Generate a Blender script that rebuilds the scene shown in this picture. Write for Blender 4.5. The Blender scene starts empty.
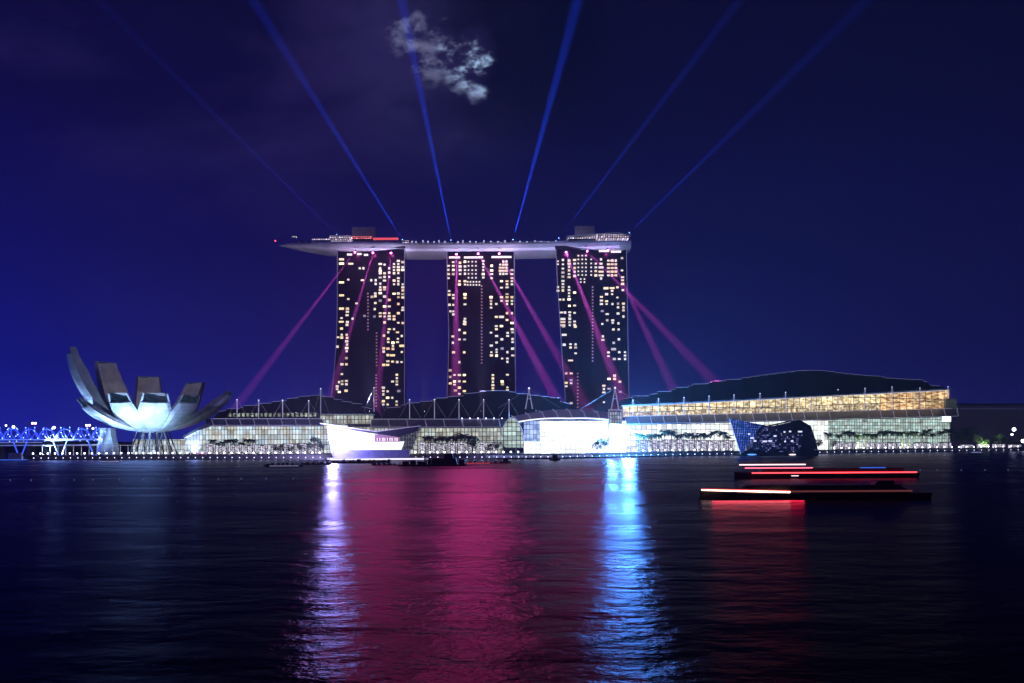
import bpy, math, random
from mathutils import Vector, Matrix
random.seed(7)
R = math.radians
S = bpy.context.scene
F = 850.0; CX = 512.0; HY = 443.0; CH = 12.0      # focal length in pixels, image centre, horizon row, eye height
ROLL = R(0.30)                                   # the photographer's slight tilt
def at(px, py, Y):
    u = px-CX; v = HY-py; u, v = u*math.cos(ROLL)+v*math.sin(ROLL), v*math.cos(ROLL)-u*math.sin(ROLL)
    return Vector((u*Y/F, Y, CH+v*Y/F))
def lerp(tab, x):
    if x <= tab[0][0]: return tab[0][1]
    for (a, p), (b, q) in zip(tab, tab[1:]):
        if x <= b: return p+(q-p)*(x-a)/(b-a)
    return tab[-1][1]
SH_TAB = [(0, 700), (150, 690), (300, 655), (420, 640), (500, 625), (560, 628), (620, 680), (700, 728), (800, 790), (850, 840), (1000, 930), (1200, 1000)]
def SY(px): return lerp(SH_TAB, px)              # distance of the waterline, which bends away to the right

# ------------------------------------------------------------------ camera
cam = bpy.data.objects.new('camera', bpy.data.cameras.new('camera')); S.collection.objects.link(cam)
cam.location = (0, 0, CH); cam.rotation_euler = (Matrix.Rotation(R(90), 3, 'X') @ Matrix.Rotation(-ROLL, 3, 'Z')).to_euler()
cam.data.lens = 36*F/1024; cam.data.sensor_width = 36; cam.data.shift_y = (HY-341.5)/1024
cam.data.clip_start = 0.5; cam.data.clip_end = 9000
S.camera = cam
# ------------------------------------------------------------------ render
S.view_settings.view_transform = 'Standard'; S.view_settings.look = 'None'
S.view_settings.exposure = 0; S.view_settings.gamma = 1
S.cycles.use_denoising = True
S.cycles.max_bounces = 5; S.cycles.diffuse_bounces = 2; S.cycles.glossy_bounces = 3
S.cycles.transmission_bounces = 3; S.cycles.volume_bounces = 0; S.cycles.transparent_max_bounces = 6
S.cycles.sample_clamp_indirect = 6; S.cycles.sample_clamp_direct = 0
S.cycles.caustics_reflective = True
# ------------------------------------------------------------------ world: night sky
W = bpy.data.worlds.new('World'); S.world = W; W.use_nodes = True
nt = W.node_tree; N = nt.nodes; L = nt.links
for n in list(N): N.remove(n)
def nd(t, **k):
    n = N.new(t)
    for a, b in k.items(): setattr(n, a, b)
    return n
def wm(op, a, b=None, c=None, clamp=False):
    n = nd('ShaderNodeMath', operation=op, use_clamp=clamp)
    for i, v in enumerate((a, b, c)):
        if v is None: continue
        if isinstance(v, (int, float)): n.inputs[i].default_value = v
        else: L.new(v, n.inputs[i])
    return n.outputs[0]
tc = nd('ShaderNodeTexCoord'); sep = nd('ShaderNodeSeparateXYZ'); L.new(tc.outputs['Generated'], sep.inputs[0])
dx, dy, dz = sep.outputs
rp = nd('ShaderNodeValToRGB'); L.new(wm('MULTIPLY', dz, 1.8, clamp=True), rp.inputs[0])
cr = rp.color_ramp
cr.elements[0].position = 0.0; cr.elements[0].color = (0.013, 0.014, 0.19, 1)
cr.elements[1].position = 1.0; cr.elements[1].color = (0.0018, 0.0008, 0.010, 1)
for p, c in ((0.16, (0.007, 0.0052, 0.112, 1)), (0.38, (0.0045, 0.0023, 0.060, 1)), (0.62, (0.0030, 0.0012, 0.026, 1))):
    e = cr.elements.new(p); e.color = c
# the city's blue glow to the left, darker night to the right
side = wm('MULTIPLY_ADD', dx, -0.75, 1.0)
side = wm('MAXIMUM', side, 0.45)
glow = wm('MULTIPLY', wm('POWER', wm('MAXIMUM', wm('MULTIPLY', dx, -1.9), 0.0), 3.0), wm('POWER', wm('SUBTRACT', 1.0, wm('ABSOLUTE', dz)), 6.0))
mul = nd('ShaderNodeVectorMath', operation='SCALE'); L.new(rp.outputs[0], mul.inputs[0]); L.new(side, mul.inputs[3])
gl = nd('ShaderNodeVectorMath', operation='SCALE'); gl.inputs[0].default_value = (-0.004, 0.003, 0.20); L.new(glow, gl.inputs[3])
ad = nd('ShaderNodeVectorMath', operation='ADD'); L.new(mul.outputs[0], ad.inputs[0]); L.new(gl.outputs[0], ad.inputs[1])
# thin violet clouds
cn = nd('ShaderNodeTexNoise'); cn.inputs['Scale'].default_value = 3.2; cn.inputs['Detail'].default_value = 7; cn.inputs['Roughness'].default_value = 0.58; cn.inputs['Distortion'].default_value = 0.6
mp = nd('ShaderNodeMapping'); mp.inputs['Location'].default_value = (3.1, 0.4, 1.7); mp.inputs['Scale'].default_value = (1, 1, 1.9)
L.new(tc.outputs['Generated'], mp.inputs[0]); L.new(mp.outputs[0], cn.inputs['Vector'])
cm = nd('ShaderNodeMapRange', interpolation_type='SMOOTHSTEP'); L.new(cn.outputs['Fac'], cm.inputs[0]); cm.inputs[1].default_value = 0.44; cm.inputs[2].default_value = 0.72
hi = nd('ShaderNodeMapRange', interpolation_type='SMOOTHSTEP'); L.new(dz, hi.inputs[0]); hi.inputs[1].default_value = 0.12; hi.inputs[2].default_value = 0.40
lf = nd('ShaderNodeMapRange', interpolation_type='SMOOTHSTEP'); L.new(dx, lf.inputs[0]); lf.inputs[1].default_value = 0.05; lf.inputs[2].default_value = -0.15
cv = wm('MULTIPLY', wm('MULTIPLY', cm.outputs[0], hi.outputs[0]), lf.outputs[0])
cv0 = cv
cc = nd('ShaderNodeVectorMath', operation='SCALE'); cc.inputs[0].default_value = (0.015, 0.010, 0.044); L.new(cv, cc.inputs[3])
ad2 = nd('ShaderNodeVectorMath', operation='ADD'); L.new(ad.outputs[0], ad2.inputs[0]); L.new(cc.outputs[0], ad2.inputs[1])
# the cloud bank lit by the hidden moon
md = Vector(((446-CX), F, HY-52)).normalized()
def lobe(px, py, k0, k1):
    d = Vector(((px-CX), F, HY-py)).normalized()
    dp = nd('ShaderNodeVectorMath', operation='DOT_PRODUCT'); nz = nd('ShaderNodeVectorMath', operation='NORMALIZE')
    L.new(tc.outputs['Generated'], nz.inputs[0]); L.new(nz.outputs[0], dp.inputs[0]); dp.inputs[1].default_value = d
    m = nd('ShaderNodeMapRange', interpolation_type='SMOOTHSTEP'); L.new(dp.outputs['Value'], m.inputs[0])
    m.inputs[1].default_value = math.cos(R(k1)); m.inputs[2].default_value = math.cos(R(k0))
    return m.outputs[0]
ml = wm('MAXIMUM', wm('MAXIMUM', lobe(414, 36, 0.0, 2.1), lobe(438, 52, 0.0, 2.5)), wm('MAXIMUM', wm('MAXIMUM', lobe(466, 72, 0.0, 2.2), lobe(476, 92, 0.0, 1.3)), lobe(476, 50, 0.0, 1.9)))
def cloudnoise(sc, det, rgh, dist, loc, rot, zs):
    n_ = nd('ShaderNodeTexNoise'); n_.inputs['Scale'].default_value = sc; n_.inputs['Detail'].default_value = det; n_.inputs['Roughness'].default_value = rgh; n_.inputs['Distortion'].default_value = dist
    m_ = nd('ShaderNodeMapping'); m_.inputs['Location'].default_value = loc; m_.inputs['Rotation'].default_value = (0, R(rot), 0); m_.inputs['Scale'].default_value = (0.8, 1, zs); L.new(tc.outputs['Generated'], m_.inputs[0]); L.new(m_.outputs[0], n_.inputs['Vector']); return n_.outputs['Fac']
nA = cloudnoise(20, 10, 0.66, 0.25, (1.3, 0.2, 0.3), 32, 1.5); nB = cloudnoise(70, 6, 0.6, 0.2, (0.3, 2.2, 0.9), 30, 1.4)
mixn = wm('MULTIPLY_ADD', wm('MULTIPLY_ADD', wm('MULTIPLY_ADD', nB, 0.34, wm('MULTIPLY', nA, 0.66)), 1.0, -0.5), 1.6, 0.5)
mm = nd('ShaderNodeMapRange', interpolation_type='SMOOTHSTEP'); L.new(wm('MULTIPLY_ADD', ml, 0.26, mixn), mm.inputs[0]); mm.inputs[1].default_value = 0.64; mm.inputs[2].default_value = 0.88
mv = wm('MULTIPLY', mm.outputs[0], wm('POWER', ml, 0.7))
core = wm('MULTIPLY', wm('POWER', mm.outputs[0], 2.2), lobe(486, 50, 0.0, 3.2))
c3 = nd('ShaderNodeVectorMath', operation='SCALE'); c3.inputs[0].default_value = (0.15, 0.165, 0.25); L.new(mv, c3.inputs[3])
c4 = nd('ShaderNodeVectorMath', operation='SCALE'); c4.inputs[0].default_value = (0.42, 0.70, 1.05); L.new(core, c4.inputs[3])
ad3 = nd('ShaderNodeVectorMath', operation='ADD'); L.new(ad2.outputs[0], ad3.inputs[0]); L.new(c3.outputs[0], ad3.inputs[1])
near = wm('MULTIPLY', wm('MULTIPLY', lobe(450, 66, 0.0, 8.5), wm('POWER', nA, 2.0)), 2.2)
c5 = nd('ShaderNodeVectorMath', operation='SCALE'); c5.inputs[0].default_value = (0.013, 0.013, 0.036); L.new(near, c5.inputs[3])
ad35 = nd('ShaderNodeVectorMath', operation='ADD'); L.new(ad3.outputs[0], ad35.inputs[0]); L.new(c5.outputs[0], ad35.inputs[1]); ad3 = ad35
ad4 = nd('ShaderNodeVectorMath', operation='ADD'); L.new(ad3.outputs[0], ad4.inputs[0]); L.new(c4.outputs[0], ad4.inputs[1])
# a dark gap in the cloud round the moon
dk = wm('MULTIPLY_ADD', lobe(520, 40, 1.0, 7.0), -0.75, 1.0)
fin = nd('ShaderNodeVectorMath', operation='SCALE'); L.new(ad4.outputs[0], fin.inputs[0]); L.new(wm('MAXIMUM', dk, wm('MULTIPLY', ml, 1.0)), fin.inputs[3])
bg = nd('ShaderNodeBackground'); L.new(fin.outputs[0], bg.inputs[0]); bg.inputs[1].default_value = 1.0
wo = nd('ShaderNodeOutputWorld'); L.new(bg.outputs[0], wo.inputs[0])
# moonlight from above, almost nothing reaches through the cloud
sun = bpy.data.objects.new('moonlight', bpy.data.lights.new('moonlight', 'SUN')); S.collection.objects.link(sun)
sun.data.energy = 0.012; sun.data.angle = R(3); sun.data.color = (0.7, 0.8, 1)
sun.rotation_euler = Vector((-md.x, -md.y, -md.z)).to_track_quat('-Z', 'Y').to_euler()

# light levels, tuned together
HAZE = 1.4e-4
E_BLUE = 1.7e9; E_PINK = 2.5e8; E_GLARE = 2.2e5

# ------------------------------------------------------------------ materials
def mat(name, col, rough=0.6, metal=0.0, emit=None, es=0.0, var=0.25, sc=0.35, spec=0.5, sample=False):
    m = bpy.data.materials.new(name); m.use_nodes = True; t = m.node_tree; b = t.nodes['Principled BSDF']
    b.inputs['Roughness'].default_value = rough; b.inputs['Metallic'].default_value = metal; b.inputs['Specular IOR Level'].default_value = spec
    n = t.nodes.new('ShaderNodeTexNoise'); n.inputs['Scale'].default_value = sc; n.inputs['Detail'].default_value = 5
    c = t.nodes.new('ShaderNodeTexCoord'); t.links.new(c.outputs['Object'], n.inputs['Vector'])
    r = t.nodes.new('ShaderNodeValToRGB'); t.links.new(n.outputs['Fac'], r.inputs[0])
    r.color_ramp.elements[0].position = 0.3; r.color_ramp.elements[1].position = 0.7
    r.color_ramp.elements[0].color = [x*(1-var) for x in col]+[1]; r.color_ramp.elements[1].color = [min(1, x*(1+var)) for x in col]+[1]
    t.links.new(r.outputs[0], b.inputs['Base Color'])
    if emit:
        b.inputs['Emission Color'].default_value = list(emit)+[1]; b.inputs['Emission Strength'].default_value = es
    if not sample: m.cycles.emission_sampling = 'NONE'
    return m
def lit_wall(name, ca, cb, es, bw, bh, frame=(0.03, 0.03, 0.04), mort=0.06, nsc=0.12, lo=0.35, hi=0.65, dim=0.25, stretch=(1, 1), axis='X', thr=None):
    """lit glass wall: panes of varied brightness between dark frames, read in the wall's own plane"""
    m = bpy.data.materials.new(name); m.use_nodes = True; t = m.node_tree; b = t.nodes['Principled BSDF']; K = t.nodes.new; J = t.links.new
    c = K('ShaderNodeTexCoord'); s = K('ShaderNodeSeparateXYZ'); J(c.outputs['Object'], s.inputs[0])
    q = K('ShaderNodeCombineXYZ'); J(s.outputs[axis], q.inputs[0]); J(s.outputs['Z'], q.inputs[1])
    br = K('ShaderNodeTexBrick'); J(q.outputs[0], br.inputs['Vector']); br.offset = 0.0; br.inputs['Scale'].default_value = 1
    br.inputs['Brick Width'].default_value = bw; br.inputs['Row Height'].default_value = bh; br.inputs['Mortar Size'].default_value = mort*min(bw, bh); br.inputs['Mortar Smooth'].default_value = 0.1
    br.inputs['Color1'].default_value = (0, 0, 0, 1); br.inputs['Color2'].default_value = (1, 1, 1, 1); br.inputs['Mortar'].default_value = (0.5, 0.5, 0.5, 1)
    sep2 = K('ShaderNodeSeparateColor'); J(br.outputs['Color'], sep2.inputs[0])
    mp = K('ShaderNodeMapping'); mp.inputs['Scale'].default_value = (stretch[0], stretch[1], 1); J(q.outputs[0], mp.inputs[0])
    n = K('ShaderNodeTexNoise'); n.inputs['Scale'].default_value = nsc; n.inputs['Detail'].default_value = 6; n.inputs['Roughness'].default_value = 0.65; J(mp.outputs[0], n.inputs['Vector'])
    mr = K('ShaderNodeMapRange'); J(n.outputs['Fac'], mr.inputs[0]); mr.inputs[1].default_value = lo; mr.inputs[2].default_value = hi; mr.inputs[3].default_value = dim; mr.inputs[4].default_value = 1
    mx = K('ShaderNodeMix'); mx.data_type = 'RGBA'; J(n.outputs['Fac'], mx.inputs[0]); mx.inputs[6].default_value = list(ca)+[1]; mx.inputs[7].default_value = list(cb)+[1]
    r2 = K('ShaderNodeMapRange'); J(n.outputs['Fac'], r2.inputs[0]); r2.inputs[1].default_value = 0.4; r2.inputs[2].default_value = 0.6; J(r2.outputs[0], mx.inputs[0])
    inv = K('ShaderNodeMath'); inv.operation = 'SUBTRACT'; inv.inputs[0].default_value = 1; J(br.outputs['Fac'], inv.inputs[1])
    pv = K('ShaderNodeMapRange'); J(sep2.outputs[0], pv.inputs[0])
    if thr is None: pv.inputs[1].default_value = 0; pv.inputs[2].default_value = 1; pv.inputs[3].default_value = 0.55; pv.inputs[4].default_value = 1.2
    else: pv.inputs[1].default_value = thr; pv.inputs[2].default_value = thr+0.05; pv.inputs[3].default_value = 0.02; pv.inputs[4].default_value = 1.0
    a = K('ShaderNodeMath'); a.operation = 'MULTIPLY'; J(inv.outputs[0], a.inputs[0]); J(mr.outputs[0], a.inputs[1])
    a2 = K('ShaderNodeMath'); a2.operation = 'MULTIPLY'; J(a.outputs[0], a2.inputs[0]); J(pv.outputs[0], a2.inputs[1])
    a3 = K('ShaderNodeMath'); a3.operation = 'MULTIPLY'; J(a2.outputs[0], a3.inputs[0]); a3.inputs[1].default_value = es
    J(mx.outputs[2], b.inputs['Emission Color']); J(a3.outputs[0], b.inputs['Emission Strength'])
    b.inputs['Base Color'].default_value = list(frame)+[1]; b.inputs['Roughness'].default_value = 0.25
    m.cycles.emission_sampling = 'NONE'
    return m
M = {}
M['concrete'] = mat('concrete', (0.16, 0.15, 0.16), 0.8)
M['deck'] = mat('promenade_deck', (0.20, 0.18, 0.17), 0.7, sc=0.8)
M['dark_metal'] = mat('dark_metal', (0.03, 0.03, 0.04), 0.5)
M['roof_dark'] = mat('dark_roof', (0.014, 0.013, 0.018), 0.75, sc=0.1, spec=0.2)
M['white_metal'] = mat('white_metal', (0.75, 0.75, 0.78), 0.35)
M['canopy'] = mat('grey_canopy', (0.22, 0.22, 0.25), 0.4, sc=0.2)
M['hull'] = mat('skypark_metal', (0.55, 0.53, 0.56), 0.42, 0.35, sc=0.12, var=0.12)
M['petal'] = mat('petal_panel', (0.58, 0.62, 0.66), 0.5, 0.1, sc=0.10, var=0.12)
def panels(m, bw, bh, dark):
    t = m.node_tree; K = t.nodes.new; J = t.links.new; b = t.nodes['Principled BSDF']; src = b.inputs['Base Color'].links[0].from_socket
    c = K('ShaderNodeTexCoord'); sp_ = K('ShaderNodeSeparateXYZ'); J(c.outputs['Object'], sp_.inputs[0]); q = K('ShaderNodeCombineXYZ'); a = K('ShaderNodeMath'); a.operation = 'ADD'; J(sp_.outputs['X'], a.inputs[0]); J(sp_.outputs['Y'], a.inputs[1]); J(a.outputs[0], q.inputs[0]); J(sp_.outputs['Z'], q.inputs[1])
    br_ = K('ShaderNodeTexBrick'); J(q.outputs[0], br_.inputs['Vector']); br_.inputs['Scale'].default_value = 1; br_.inputs['Brick Width'].default_value = bw; br_.inputs['Row Height'].default_value = bh; br_.inputs['Mortar Size'].default_value = 0.1
    br_.inputs['Color1'].default_value = (1, 1, 1, 1); br_.inputs['Color2'].default_value = (0.72, 0.74, 0.8, 1); br_.inputs['Mortar'].default_value = (dark, dark, dark, 1)
    mx = K('ShaderNodeMix'); mx.data_type = 'RGBA'; mx.blend_type = 'MULTIPLY'; mx.inputs[0].default_value = 1; J(src, mx.inputs[6]); J(br_.outputs['Color'], mx.inputs[7]); J(mx.outputs[2], b.inputs['Base Color'])
panels(M['petal'], 5.0, 3.2, 0.45)
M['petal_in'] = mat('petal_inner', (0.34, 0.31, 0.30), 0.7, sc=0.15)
M['black'] = mat('black_paint', (0.008, 0.008, 0.01), 0.6)
M['leaf'] = mat('leaf_green', (0.03, 0.06, 0.02), 0.7, sc=2.0, var=0.5)
M['leaf_far'] = mat('leaf_dark', (0.02, 0.03, 0.015), 0.8, sc=2.0, var=0.5)
M['bark'] = mat('bark', (0.12, 0.09, 0.07), 0.9, sc=3)
M['skirt'] = mat('roof_edge_tube', (0.7, 0.7, 0.8), 0.3, emit=(0.55, 0.5, 0.9), es=0.28)
def glow_mat(n, c, s): return mat(n, (0.5, 0.5, 0.5), 0.5, emit=c, es=s)
M['lamp_white'] = glow_mat('lamp_globe_white', (0.86, 0.84, 1.0), 9)
M['lamp_low'] = glow_mat('deck_light_white', (0.62, 0.62, 1.0), 3.2)
M['lamp_warm'] = glow_mat('lamp_globe_warm', (1.0, 0.62, 0.55), 12)
M['lamp_pink'] = glow_mat('searchlight_lens_magenta', (1.0, 0.10, 0.62), 60)
M['lamp_blue'] = glow_mat('searchlight_lens_blue', (0.2, 0.45, 1.0), 14)
M['lamp_blue2'] = glow_mat('bridge_light_blue', (0.25, 0.40, 1.0), 7)
M['lamp_cyan'] = glow_mat('floodlight_lens_white', (0.8, 0.92, 1.0), 30)
M['win_a'] = glow_mat('window_warm_white', (1.0, 0.76, 0.40), 1.25)
M['win_b'] = glow_mat('window_pale', (1.0, 0.86, 0.66), 1.0)
M['win_e'] = glow_mat('window_bright', (1.0, 0.80, 0.46), 2.4)
M['win_f'] = glow_mat('window_curtained', (1.0, 0.74, 0.44), 0.6)
M['win_c'] = glow_mat('window_dim', (0.75, 0.62, 0.75), 0.42)
M['win_d'] = glow_mat('window_amber', (1.0, 0.66, 0.36), 1.05)
M['win_strip'] = glow_mat('crown_strip_light', (1.0, 0.86, 0.80), 1.3)
M['stair'] = glow_mat('stair_light_rose', (0.80, 0.34, 0.42), 0.42)
M['tube_red'] = glow_mat('red_light_strip', (1.0, 0.04, 0.05), 5)
M['tube_reddim'] = glow_mat('rim_red_light', (1.0, 0.10, 0.10), 0.9)
M['tube_amber'] = glow_mat('white_amber_light_strip', (1.0, 0.60, 0.42), 9)
M['tube_brown'] = glow_mat('dim_amber_light_strip', (1.0, 0.25, 0.10), 0.11)
M['tube_pale'] = glow_mat('pale_pink_light_strip', (1.0, 0.62, 0.66), 3.0)
M['tube_blue'] = glow_mat('blue_light_strip', (0.05, 0.18, 1.0), 1.0)
M['sparkle'] = lit_wall('deck_restaurant_lights', (1, 0.75, 0.75), (0.7, 0.62, 1.0), 2.6, 2.4, 1.9, mort=0.25, nsc=0.5, lo=0.4, hi=0.6, dim=0.1)
M['sparkle_red'] = lit_wall('deck_bar_lights', (1, 0.08, 0.12), (1, 0.35, 0.4), 2.2, 2.4, 1.5, mort=0.2, nsc=0.4, dim=0.2)
M['glassA'] = lit_wall('lit_glass_wall_pale', (1.0, 0.98, 0.80), (0.60, 0.80, 0.95), 1.35, 2.6, 4.2, mort=0.08, nsc=0.07, dim=0.35, stretch=(1.6, 1))
M['glassB'] = lit_wall('lit_glass_wall_ivory', (1.0, 0.95, 0.74), (0.62, 0.74, 0.68), 1.2, 3.0, 3.6, mort=0.09, nsc=0.10, dim=0.15, stretch=(1.5, 1))
M['glassW'] = lit_wall('lit_glass_wall_white', (0.92, 0.95, 1.0), (0.82, 0.93, 1.0), 2.8, 4.0, 3.5, mort=0.03, nsc=0.08, dim=0.6)
M['glassC'] = lit_wall('lit_glass_wall_mall', (1.0, 0.98, 0.95), (0.85, 0.97, 0.92), 1.9, 5, 5.0, mort=0.04, nsc=0.07, dim=0.6, stretch=(1, 1.6))
M['glassD'] = lit_wall('lit_glass_wall_green', (0.85, 1.0, 0.90), (0.55, 0.80, 0.75), 1.3, 3.4, 3.6, mort=0.08, nsc=0.09, dim=0.3, stretch=(1, 2.5))
M['logA'] = lit_wall('loggia_interior_gold', (0.95, 0.62, 0.22), (1.0, 0.93, 0.62), 1.7, 7.5, 14, frame=(0.05, 0.03, 0.02), mort=0.05, nsc=0.16, lo=0.38, hi=0.58, dim=0.32, stretch=(1, 2.4))
M['logL'] = lit_wall('loggia_interior_low', (1.0, 0.62, 0.30), (1.0, 0.92, 0.60), 1.35, 3.8, 14, frame=(0.05, 0.03, 0.02), mort=0.05, nsc=0.30, lo=0.38, hi=0.60, dim=0.12, stretch=(1, 1.2))
M['logB'] = lit_wall('loggia_interior_orange', (1.0, 0.44, 0.16), (1.0, 0.80, 0.42), 1.4, 9, 14, frame=(0.05, 0.03, 0.02), mort=0.04, nsc=0.13, lo=0.38, hi=0.60, dim=0.2, stretch=(1, 2.8))
M['screen'] = lit_wall('lit_membrane_white', (0.93, 0.97, 1.0), (0.86, 0.95, 1.0), 2.6, 9, 20, mort=0.004, nsc=0.05, dim=0.85)
M['lattice'] = lit_wall('lattice_white', (0.8, 0.85, 1.0), (0.7, 0.7, 1.0), 0.9, 1.2, 1.0, mort=0.35, nsc=0.3, dim=0.3)
M['crysB'] = lit_wall('crystal_glass_blue', (0.05, 0.12, 1.0), (0.16, 0.26, 1.0), 2.6, 1.5, 1.4, frame=(0.004, 0.006, 0.02), mort=0.30, nsc=0.22, lo=0.38, hi=0.64, dim=0.06)
M['crysM'] = lit_wall('crystal_glass_mixed', (0.06, 0.12, 0.9), (0.5, 0.5, 1.0), 1.8, 1.6, 1.5, frame=(0.004, 0.006, 0.02), mort=0.25, nsc=0.30, lo=0.45, hi=0.68, dim=0.03, thr=0.55)
M['crysD'] = lit_wall('crystal_glass_dark', (0.06, 0.08, 0.4), (0.4, 0.4, 0.6), 0.5, 2.0, 2.0, frame=(0.004, 0.004, 0.012), mort=0.2, nsc=0.30, lo=0.5, hi=0.75, dim=0.0, thr=0.8)
M['kiosk'] = lit_wall('kiosk_interior', (1.0, 0.95, 0.98), (0.75, 0.7, 0.95), 1.9, 1.9, 20, mort=0.10, nsc=0.30, lo=0.42, hi=0.58, dim=0.02, stretch=(1, 2.5))
M['pier_glow'] = lit_wall('pier_front_glow', (0.5, 0.55, 1.0), (0.35, 0.4, 0.9), 0.5, 3.0, 4.0, frame=(0.15, 0.15, 0.18), mort=0.1, nsc=0.05, dim=0.4)  # lit look of the plaza wall, put in as emission
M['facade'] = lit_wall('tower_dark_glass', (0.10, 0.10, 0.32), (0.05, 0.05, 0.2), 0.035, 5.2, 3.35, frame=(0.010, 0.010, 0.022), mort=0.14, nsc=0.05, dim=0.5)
M['conv'] = lit_wall('convention_wall', (0.2, 0.14, 0.36), (0.12, 0.10, 0.3), 0.10, 3.0, 2.5, frame=(0.03, 0.03, 0.05), mort=0.12, nsc=0.03, dim=0.5)  # faint violet glow put into the wall, lifting it behind the trees
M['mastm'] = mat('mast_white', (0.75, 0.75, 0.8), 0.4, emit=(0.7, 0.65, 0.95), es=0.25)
M['mullion'] = glow_mat('corner_mullion_glow', (0.45, 0.38, 0.95), 0.16)
M['land'] = mat('ground_dark', (0.05, 0.05, 0.05), 0.9)

# ------------------------------------------------------------------ mesh helpers
class MB:
    def __init__(s): s.v = []; s.f = []
    def add(s, vs, fs):
        o = len(s.v); s.v += [tuple(v) for v in vs]; s.f += [tuple(i+o for i in f) for f in fs]; return s
    def box(s, x0, x1, y0, y1, z0, z1):
        return s.add([(x, y, z) for z in (z0, z1) for y in (y0, y1) for x in (x0, x1)], [(0, 2, 3, 1), (4, 5, 7, 6), (0, 1, 5, 4), (1, 3, 7, 5), (3, 2, 6, 7), (2, 0, 4, 6)])
    def bar(s, a, b, r, n=6, r2=None):
        a = Vector(a); b = Vector(b); d = (b-a); q = d.to_track_quat('Z', 'Y'); r2 = r if r2 is None else r2
        vs = []
        for p, rr in ((a, r), (b, r2)):
            for i in range(n): vs.append(p+q@Vector((rr*math.cos(2*math.pi*i/n), rr*math.sin(2*math.pi*i/n), 0)))
        return s.add(vs, [(i, (i+1) % n, n+(i+1) % n, n+i) for i in range(n)]+[tuple(range(n-1, -1, -1)), tuple(range(n, 2*n))])
    def path(s, ps, r, n=5):
        for a, b in zip(ps, ps[1:]): s.bar(a, b, r, n)
        return s
    def ball(s, c, r, n=8, m=5, sq=(1, 1, 1)):
        vs = [(c[0], c[1], c[2]+r*sq[2])]
        for j in range(1, m):
            a = math.pi*j/m
            for i in range(n):
                b = 2*math.pi*i/n; vs.append((c[0]+r*sq[0]*math.sin(a)*math.cos(b), c[1]+r*sq[1]*math.sin(a)*math.sin(b), c[2]+r*sq[2]*math.cos(a)))
        vs.append((c[0], c[1], c[2]-r*sq[2])); k = len(vs)-1
        fs = [(0, 1+i, 1+(i+1) % n) for i in range(n)]
        for j in range(m-2):
            for i in range(n):
                p = 1+j*n; fs.append((p+i, p+n+i, p+n+(i+1) % n, p+(i+1) % n))
        p = 1+(m-2)*n
        fs += [(p+i, k, p+(i+1) % n) for i in range(n)]
        return s.add(vs, fs)
    def prism(s, poly, off):
        """extrude a 3-D polygon by a vector"""
        n = len(poly); off = Vector(off)
        return s.add([Vector(p) for p in poly]+[Vector(p)+off for p in poly], [tuple(range(n)), tuple(range(2*n-1, n-1, -1))]+[(i, i+n, (i+1) % n+n, (i+1) % n) for i in range(n)])
    def loft(s, rings, cap=True, closed=True):
        n = len(rings[0]); vs = [p for r in rings for p in r]; fs = []
        for j in range(len(rings)-1):
            for i in range(n if closed else n-1): fs.append((j*n+i, j*n+(i+1) % n, (j+1)*n+(i+1) % n, (j+1)*n+i))
        if cap: fs += [tuple(range(n-1, -1, -1)), tuple(range((len(rings)-1)*n, len(rings)*n))]
        return s.add(vs, fs)
ORG = {}
def link(o): S.collection.objects.link(o); return o
def obj(name, mb, m, parent=None, smooth=False, **props):
    off = Vector(ORG.get(parent.name, (0, 0, 0))) if parent else Vector((0, 0, 0))
    me = bpy.data.meshes.new(name); me.from_pydata([tuple(Vector(v)-off) for v in mb.v], [], mb.f); me.update()
    import bmesh
    b = bmesh.new(); b.from_mesh(me); bmesh.ops.recalc_face_normals(b, faces=b.faces); b.to_mesh(me); b.free()
    if smooth:
        for p in me.polygons: p.use_smooth = True
    me.materials.append(m if not isinstance(m, str) else M[m])
    o = link(bpy.data.objects.new(name, me))
    if parent: o.parent = parent
    ORG[o.name] = off
    for k, v in props.items(): o[k] = v
    return o
def tag(o, label=None, cat=None, group=None, kind=None):
    if label: o['label'] = label
    if cat: o['category'] = cat
    if group: o['group'] = group
    if kind: o['kind'] = kind
    return o
def thing(name, loc, label, cat, group=None, rz=0):
    o = link(bpy.data.objects.new(name, None)); o.location = loc; o.rotation_euler = (0, 0, rz); ORG[o.name] = Vector(loc)
    return tag(o, label, cat, group)
def dup(o, loc=None, rz=None, scale=None, label=None, group=None, parent=None):
    c = link(o.copy())
    if parent: c.parent = parent
    if loc is not None: c.location = loc
    if rz is not None: c.rotation_euler = (0, 0, rz)
    if scale is not None: c.scale = (scale,)*3 if not hasattr(scale, '__len__') else scale
    if label: c['label'] = label
    if group: c['group'] = group
    for ch in list(o.children): dup(ch, parent=c)
    return c
def spot(name, loc, target, energy, color, size, blend=0.6, radius=0.6, parent=None):
    l = bpy.data.lights.new(name, 'SPOT'); l.energy = energy; l.color = color; l.spot_size = R(size); l.spot_blend = blend; l.shadow_soft_size = radius
    o = link(bpy.data.objects.new(name, l)); loc = Vector(loc)
    o.rotation_euler = (Vector(target)-loc).to_track_quat('-Z', 'Y').to_euler()
    if parent: o.parent = parent; o.location = loc-ORG[parent.name]
    else: o.location = loc
    return o
def point(name, loc, energy, color, radius, parent=None):
    l = bpy.data.lights.new(name, 'POINT'); l.energy = energy; l.color = color; l.shadow_soft_size = radius
    o = link(bpy.data.objects.new(name, l)); o.location = Vector(loc)-(ORG[parent.name] if parent else Vector((0, 0, 0)))
    if parent: o.parent = parent
    return o

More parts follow.
